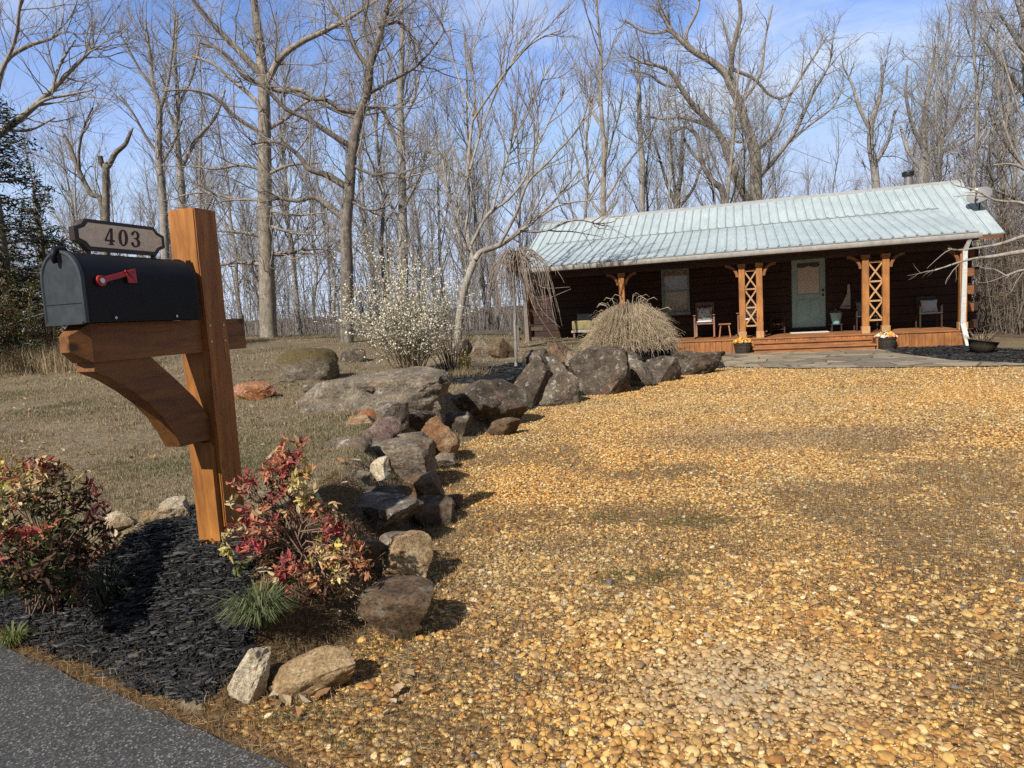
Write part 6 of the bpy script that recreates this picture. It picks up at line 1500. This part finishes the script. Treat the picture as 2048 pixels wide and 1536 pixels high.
# ------------------------------------------------------------------ flowering shrub in the lawn bed
rg = np.random.default_rng(91); b_ = aty(822, 742, 11.4); gz = float(Z(b_[0], b_[1]))
fs_ = tag(empty('flowering_shrub', (b_[0], b_[1], gz)), 'loose leafless shrub covered in small white blossoms behind the huge grey boulder', 'shrub'); st = []; Pb = []
for i in range(62):
    an = rg.uniform(0, 6.28); out = 1.18 * rg.random() ** .6; L = rg.uniform(.8, 2.35) * (1.0 - .25 * (out / 1.18) ** 2); r0_ = .2 * rg.random(); ca, sa2 = math.cos(an), math.sin(an)
    p = np.array([[r0_*ca, r0_*sa2, -.05], [(r0_+out*.3)*ca, (r0_+out*.3)*sa2, L*.42], [(r0_+out*.65)*ca, (r0_+out*.65)*sa2, L*.75], [(r0_+out)*ca, (r0_+out)*sa2, L]]) + rg.normal(0, .03, (4, 3)); st.append((p, np.array([.011, .008, .005, .002]), 4))
    subs = [p[1:]]
    for _ in range(12):
        c_ = child(rg, p, st[-1][1] if len(st[-1][1]) == 4 else np.array([.011, .008, .005, .002]), rg.uniform(.2, .97), rg.uniform(.4, 1.0), rg.uniform(.2, .6), .0045, 5, .12, .2); st.append((c_[0], c_[1], 3)); subs.append(c_[0])
    for sb in subs:
        k = rg.poisson(14 if sb[-1][2] < 1.9 else 7); t = rg.uniform(.1, 1, k) * (len(sb) - 1); i_ = np.minimum(t.astype(int), len(sb) - 2); u = (t - i_)[:, None]; Pb.append(sb[i_] * (1 - u) + sb[i_+1] * u + rg.normal(0, .012, (k, 3)))
tubes('stems', st, mat_plain('shrub_stem', (.26, .20, .13), .9, 0, .3, 8, 0), fs_)
Pb = np.concatenate(Pb); n = len(Pb)
leaf_cloud('blossoms', Pb, .031, pick([(.72, .70, .60), (.80, .78, .70), (.58, .54, .38), (.30, .30, .12)], n, [.40, .32, .16, .12]), fs_, elong=1.15)
# leafless thicket shrub behind it
brush('bare_shrub', 905, 728, 11.9, 1.1, .75, 'tangle of dark twigs beside the small black rock', 26, [(.12, .09, .06)], .8, 93, (.09, .07, .055), .03)

# ornamental grass clump
rg = np.random.default_rng(15); b_ = aty(1262, 706, 14.6); gz = float(Z(b_[0], b_[1])); og_ = tag(empty('ornamental_grass', (b_[0], b_[1], gz)), 'large mound of dry tan ornamental grass in front of the porch', 'grass clump'); bl = []; hd = []
for i in range(5200):
    an = rg.uniform(0, 6.28); L = rg.uniform(.65, 1.35); out = rg.uniform(.22, 1.0) * rg.random() ** .35; hgt = math.sqrt(max(.05, L * L - out * out)) * .76; r0_ = .22 * rg.random(); ca, s2 = math.cos(an + rg.normal(0, .12)), math.sin(an)
    dz_ = rg.uniform(.15, .75) * out
    p = np.array([[r0_*ca, r0_*s2, -.04], [(r0_ + out*.22)*ca, (r0_ + out*.22)*s2, hgt*.62], [(r0_+out*.62)*ca, (r0_+out*.62)*s2, hgt*.98], [(r0_+out)*ca, (r0_+out)*s2, max(.02, hgt - dz_)]]) + rg.normal(0, .014, (4, 3)); bl.append((p, np.array([.0042, .0042, .0036, .0015]), 3))
for i in range(2600):     # tangled outer blades
    an = rg.uniform(0, 6.28); r_ = .92 * rg.random() ** .5; zz = .90 * (1 - (r_ / 1.02) ** 2) * rg.uniform(.3, 1.12); p0 = np.array([r_*math.cos(an), r_*math.sin(an), max(.02, zz)]); d = rg.normal(0, 1, 3) + np.array([math.cos(an), math.sin(an), .1]) * 1.1; d = unit(d) * rg.uniform(.12, .34)
    bl.append((np.array([p0, p0 + d * .45 + [0, 0, .05], p0 + d * .8 + [0, 0, .03], p0 + d + [0, 0, -.06]]), np.array([.0036, .0036, .003, .0014]), 3))
for i in range(34):
    an = rg.uniform(0, 6.28); out = rg.uniform(.1, .85); hgt = rg.uniform(.80, 1.28) - .3 * out; ca, s2 = math.cos(an), math.sin(an)
    p = np.array([[0, 0, .2], [out*.5*ca, out*.5*s2, hgt*.7], [out*.85*ca, out*.85*s2, hgt], [(out+.06)*ca, (out+.06)*s2, hgt+.04], [(out+.13)*ca, (out+.13)*s2, hgt-.02]]); hd.append((p, np.array([.003, .003, .006, .009, .003]), 5))
M_straw = mat_plain('straw', (.40, .315, .21), .85, 0, .35, 7, 0)
tubes('blades', bl, M_straw, og_); tubes('plumes', hd, mat_plain('plume', (.30, .24, .175), .9, 0, .3, 20, 0), og_)

# small clumps
def clump(name, px, by, zb, L, n, pal, label, wd=.004, spread=.5, seed=1, cat='plant', upright=.0):
    rg = np.random.default_rng(seed); q = atz(px, by, zb); e = tag(empty(name, (q[0], q[1], float(Z(q[0], q[1])))), label, cat); V, F, C = [], [], []
    for i in range(n):
        an = rg.uniform(0, 6.28); l = L * rg.uniform(.5, 1.1); out = l * spread * rg.random() ** .6; hgt = l * (.75 - .35 * rg.random() * (1 - upright)); ca, s2 = math.cos(an), math.sin(an); r0_ = L * .12 * rg.random()
        pts = np.array([[r0_*ca, r0_*s2, -.01], [(r0_+out*.4)*ca, (r0_+out*.4)*s2, hgt*.75], [(r0_+out*.8)*ca, (r0_+out*.8)*s2, hgt], [(r0_+out*1.15)*ca, (r0_+out*1.15)*s2, hgt*(.80 + .2*upright)]]); sd_ = np.array([-s2, ca, 0]) * wd
        b0 = len(V)
        for j, w_ in enumerate((1, 1, .75, .12)): V += [pts[j] - sd_ * w_, pts[j] + sd_ * w_]
        F += [(b0+2*j, b0+2*j+1, b0+2*j+3, b0+2*j+2) for j in range(3)]; c = np.array(pal[rg.integers(len(pal))]) * rg.uniform(.75, 1.2); C += [c] * 8
    return e, mesh_obj('blades', np.array(V), np.array(F), M_blade, e, colors=np.array(C))
clump('grass_tuft', 524, 1262, .15, .21, 800, [(.10, .13, .05), (.16, .19, .085), (.07, .095, .035), (.24, .25, .14)], 'bright green grass tuft in front of the red shrub beside the mailbox post', .0019, .85, 2, 'grass tuft')
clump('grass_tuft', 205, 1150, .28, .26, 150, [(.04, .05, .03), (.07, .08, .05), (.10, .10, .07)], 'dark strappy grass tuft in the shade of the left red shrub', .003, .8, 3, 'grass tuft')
clump('grass_tuft', 22, 1262, .08, .14, 200, [(.14, .17, .05), (.20, .22, .08), (.10, .13, .04)], 'small green tuft at the road edge in the left corner of the mulch', .002, .7, 4, 'grass tuft')
clump('yucca_plant', 932, 746, .45, .55, 46, [(.42, .34, .12), (.32, .26, .09), (.22, .20, .07), (.45, .34, .2)], 'spiky yellowed plant with upright blades in the upper mulch bed', .008, .45, 5, 'plant', .6)
x, y = (lambda q: (q[0] + rng.normal(0, .16, 420), q[1] + rng.normal(0, .16, 420)))(atz(938, 752, .45)); blades('straw_litter', x, y, rng.uniform(.08, .2, 420), np.full(420, .003), pick([(.34, .26, .16), (.26, .19, .11)], 420), 1.1)
e, _ = clump('daffodil_clump', 1318, 722, .3, .34, 130, [(.06, .12, .06), (.08, .15, .07), (.10, .17, .08)], 'clump of yellow daffodils in front of the deck skirt', .006, .45, 6, 'flowers', .5)
fl_ = flowers('blossoms', .26, .10, 26, [(.85, .68, .06), (.82, .74, .22)], e, .24, .0, s=.036)

# ------------------------------------------------------------------ weeping tree
rg = np.random.default_rng(41); Yw = 11.9; q0 = aty(1032, 736, Yw); gz = float(Z(q0[0], q0[1])); we = tag(empty('weeping_tree', (q0[0], q0[1], gz)), 'small weeping tree with a thin pale trunk at the left end of the porch roof', 'tree')
Rw = np.array([q0[0], q0[1], gz])
tr = smooth_path([np.array([q0[0], q0[1], gz - .1]), aty(1031, 680, Yw), aty(1029, 610, Yw), aty(1027, 550, Yw), aty(1034, 532, Yw)], [.030, .027, .024, .026, .022], 4)
tubes('trunk', [(tr[0] - Rw, tr[1], 8)], B_grey, we); pend = []; topp = tr[0][-1] - Rw
for i in range(120):
    an = rg.uniform(0, 6.28); out = rg.uniform(.15, .62) * rg.random() ** .4 + .05; out *= 1.0 + .45 * max(0, math.cos(an)); rise = rg.uniform(.05, .30); dr_ = rg.uniform(.25, 1.05) * (.5 + out); ca, s2 = math.cos(an), math.sin(an)
    p = [topp + [0, 0, rg.uniform(-.12, .05)], topp + [out*.4*ca, out*.4*s2, rise], topp + [out*.8*ca, out*.8*s2, rise*.7 - dr_*.12], topp + [out*1.0*ca, out*s2, -dr_*.5], topp + [(out + rg.uniform(0, .15))*ca, (out+.05)*s2, -dr_]]
    sp_ = smooth_path(np.array(p) + rg.normal(0, .015, (5, 3)), [.009, .0075, .006, .005, .0025], 3); pend.append((sp_[0], sp_[1], 4))
    if rg.random() < .75:
        c_ = child(rg, sp_[0], sp_[1], rg.uniform(.3, .8), .5, rg.uniform(.2, .5), .004, 5, -.18, .12); pend.append((c_[0], c_[1], 3))
for (ax, ay), (bx, by) in (((1075, 600), (1142, 578)), ((1085, 575), (1140, 574)), ((1065, 610), (1107, 676)), ((1080, 615), (1120, 655))):
    pp = [topp + Rw, aty((1034 + ax) / 2, min(ay, 548), Yw - .1), aty(ax, ay, Yw - .2), aty(bx, by, Yw - .3)]; sp_ = smooth_path(np.array(pp) - Rw, [.010, .009, .007, .003], 4); pend.append((sp_[0], sp_[1], 4))
tubes('branches', pend, mat_plain('weeping_twig', (.24, .19, .155), .9, 0, .3, 10, 0), we)

# ------------------------------------------------------------------ red-leaved nandina shrubs
RED = [(.33, .05, .065), (.42, .10, .085), (.26, .04, .05), (.48, .18, .12)]
ORG = [(.50, .24, .12), (.46, .31, .15), (.54, .40, .22), (.38, .17, .09)]
YEL = [(.56, .46, .12), (.46, .40, .13), (.58, .48, .25)]
GRE = [(.06, .09, .025), (.09, .12, .035), (.12, .13, .05)]
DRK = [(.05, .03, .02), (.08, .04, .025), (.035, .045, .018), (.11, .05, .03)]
def nandina(label, base, clusters, seed, stems=26):
    """clusters: (world centre, radius, leaf count, palette)"""
    rg = np.random.default_rng(seed); gz = float(Z(base[0], base[1])); R0 = np.array([base[0], base[1], gz]); e = tag(empty('nandina_shrub', tuple(R0)), label, 'shrub', 'red-leaved shrubs beside the mailbox'); st = []; Ps, Ds, Cs = [], [], []
    for c, rad, nl, pal in clusters:
        c = np.array(c) - R0
        for _ in range(max(1, stems // len(clusters))):
            b0 = np.array([rg.normal(0, .06), rg.normal(0, .06), -.02]); e1 = c + rg.normal(0, rad * .4, 3); mid = b0 * .45 + e1 * .55 + np.array([0, 0, .05]) - np.array([c[0], c[1], 0]) * .12
            st.append((np.array([b0, mid, e1]), np.array([.0042, .0036, .0022]), 4))
        for _ in range(max(3, nl // 5)):      # leaflets sit in sprays of seven
            d = unit(rg.normal(size=3) + [0, 0, .35]); o_ = c + unit(rg.normal(size=3)) * rad * rg.random() ** .5; col = np.array(pal[rg.integers(len(pal))])
            st.append((np.array([c + (o_ - c) * .1, o_ * .6 + c * .4, o_]), np.array([.0018, .0016, .001]), 3))
            for _ in range(7): Ps.append(o_ + rg.normal(0, .010, 3)); Ds.append(unit(d + rg.normal(0, .6, 3) - np.array([0, 0, .25]))); Cs.append(col * rg.uniform(.7, 1.25))
    tubes('stems', st, mat_plain('nandina_stem', (.20, .13, .09), .85, 0, .3, 20, 0), e)
    P_ = np.array(Ps); D_ = np.array(Ds); n = len(P_); s = np.cross(D_, rg.normal(size=(n, 3))); s /= np.linalg.norm(s, axis=1, keepdims=True); nn = np.cross(D_, s); L = rg.uniform(.024, .050, n)[:, None]; W_ = L * .18
    V = np.stack([P_, P_ + D_*L*.38 + s*W_ + nn*L*.05, P_ + D_*L*.38 - s*W_ + nn*L*.05, P_ + D_*L*.72 + s*W_*.7, P_ + D_*L*.72 - s*W_*.7, P_ + D_*L - nn*L*.12, P_ + D_*L*.38 - nn*L*.03, P_ + D_*L*.72 - nn*L*.05], 1).reshape(-1, 3)
    b0 = (np.arange(n) * 8)[:, None]; F = np.concatenate([b0 + np.array([[a, b_, c]]) for a, b_, c in ((0, 1, 6), (0, 6, 2), (1, 3, 7), (1, 7, 6), (6, 7, 4), (6, 4, 2), (3, 5, 7), (7, 5, 4))])
    mesh_obj('leaves', V, F, M_leaf, e, colors=np.repeat(np.array(Cs), 8, 0)); return e
cl = []
for px, py, Y, rad, nl, pal in [(578, 905, 3.02, .07, 90, RED + ORG), (560, 945, 3.0, .085, 130, RED + ORG[:2]), (600, 950, 3.02, .07, 80, ORG + YEL), (545, 985, 3.0, .06, 50, RED + DRK), (500, 960, 3.02, .045, 30, RED), (470, 975, 3.05, .03, 14, RED + YEL), (590, 980, 2.95, .05, 45, YEL + ORG),
   (520, 1000, 3.05, .05, 30, GRE + DRK), (545, 1040, 3.05, .06, 40, GRE + ORG), (500, 1035, 2.95, .05, 35, ORG + RED), (465, 1010, 3.0, .03, 12, YEL), (480, 1060, 2.92, .05, 45, ORG + RED), (505, 1075, 2.9, .065, 80, RED + [(.52, .07, .10)]), (535, 1050, 2.92, .055, 55, ORG + RED),
   (610, 1000, 2.98, .06, 50, ORG + YEL), (640, 1010, 2.98, .05, 40, ORG + RED), (585, 1020, 3.0, .05, 35, DRK + ORG), (675, 1025, 2.95, .045, 35, ORG + DRK), (655, 1060, 2.92, .05, 45, RED + [(.5, .07, .10)]), (690, 1060, 2.95, .055, 45, RED + DRK),
   (650, 1105, 2.88, .07, 90, ORG + YEL), (700, 1105, 2.9, .06, 70, ORG + [(.35, .14, .07)]), (675, 1140, 2.85, .06, 60, YEL + ORG), (720, 1130, 2.9, .05, 45, ORG + RED), (455, 1075, 2.85, .025, 14, YEL), (458, 1095, 2.85, .02, 10, YEL), (480, 1128, 2.8, .02, 9, YEL + GRE),
   (565, 1130, 2.8, .04, 30, RED), (595, 1150, 2.8, .05, 45, RED + ORG), (560, 1155, 2.78, .035, 20, YEL + RED), (620, 1155, 2.82, .055, 50, DRK + ORG), (660, 1175, 2.82, .055, 45, DRK + ORG[3:]), (600, 1185, 2.75, .05, 35, DRK + RED), (690, 1180, 2.85, .04, 25, DRK + ORG)]:
    cl.append((aty(px, py, Y), rad, nl, pal))
bq = atz(585, 1175, .22); nandina('red and yellow leaved shrub right of the mailbox post', (bq[0], bq[1] + .12), cl, 51, 120)
cl = []
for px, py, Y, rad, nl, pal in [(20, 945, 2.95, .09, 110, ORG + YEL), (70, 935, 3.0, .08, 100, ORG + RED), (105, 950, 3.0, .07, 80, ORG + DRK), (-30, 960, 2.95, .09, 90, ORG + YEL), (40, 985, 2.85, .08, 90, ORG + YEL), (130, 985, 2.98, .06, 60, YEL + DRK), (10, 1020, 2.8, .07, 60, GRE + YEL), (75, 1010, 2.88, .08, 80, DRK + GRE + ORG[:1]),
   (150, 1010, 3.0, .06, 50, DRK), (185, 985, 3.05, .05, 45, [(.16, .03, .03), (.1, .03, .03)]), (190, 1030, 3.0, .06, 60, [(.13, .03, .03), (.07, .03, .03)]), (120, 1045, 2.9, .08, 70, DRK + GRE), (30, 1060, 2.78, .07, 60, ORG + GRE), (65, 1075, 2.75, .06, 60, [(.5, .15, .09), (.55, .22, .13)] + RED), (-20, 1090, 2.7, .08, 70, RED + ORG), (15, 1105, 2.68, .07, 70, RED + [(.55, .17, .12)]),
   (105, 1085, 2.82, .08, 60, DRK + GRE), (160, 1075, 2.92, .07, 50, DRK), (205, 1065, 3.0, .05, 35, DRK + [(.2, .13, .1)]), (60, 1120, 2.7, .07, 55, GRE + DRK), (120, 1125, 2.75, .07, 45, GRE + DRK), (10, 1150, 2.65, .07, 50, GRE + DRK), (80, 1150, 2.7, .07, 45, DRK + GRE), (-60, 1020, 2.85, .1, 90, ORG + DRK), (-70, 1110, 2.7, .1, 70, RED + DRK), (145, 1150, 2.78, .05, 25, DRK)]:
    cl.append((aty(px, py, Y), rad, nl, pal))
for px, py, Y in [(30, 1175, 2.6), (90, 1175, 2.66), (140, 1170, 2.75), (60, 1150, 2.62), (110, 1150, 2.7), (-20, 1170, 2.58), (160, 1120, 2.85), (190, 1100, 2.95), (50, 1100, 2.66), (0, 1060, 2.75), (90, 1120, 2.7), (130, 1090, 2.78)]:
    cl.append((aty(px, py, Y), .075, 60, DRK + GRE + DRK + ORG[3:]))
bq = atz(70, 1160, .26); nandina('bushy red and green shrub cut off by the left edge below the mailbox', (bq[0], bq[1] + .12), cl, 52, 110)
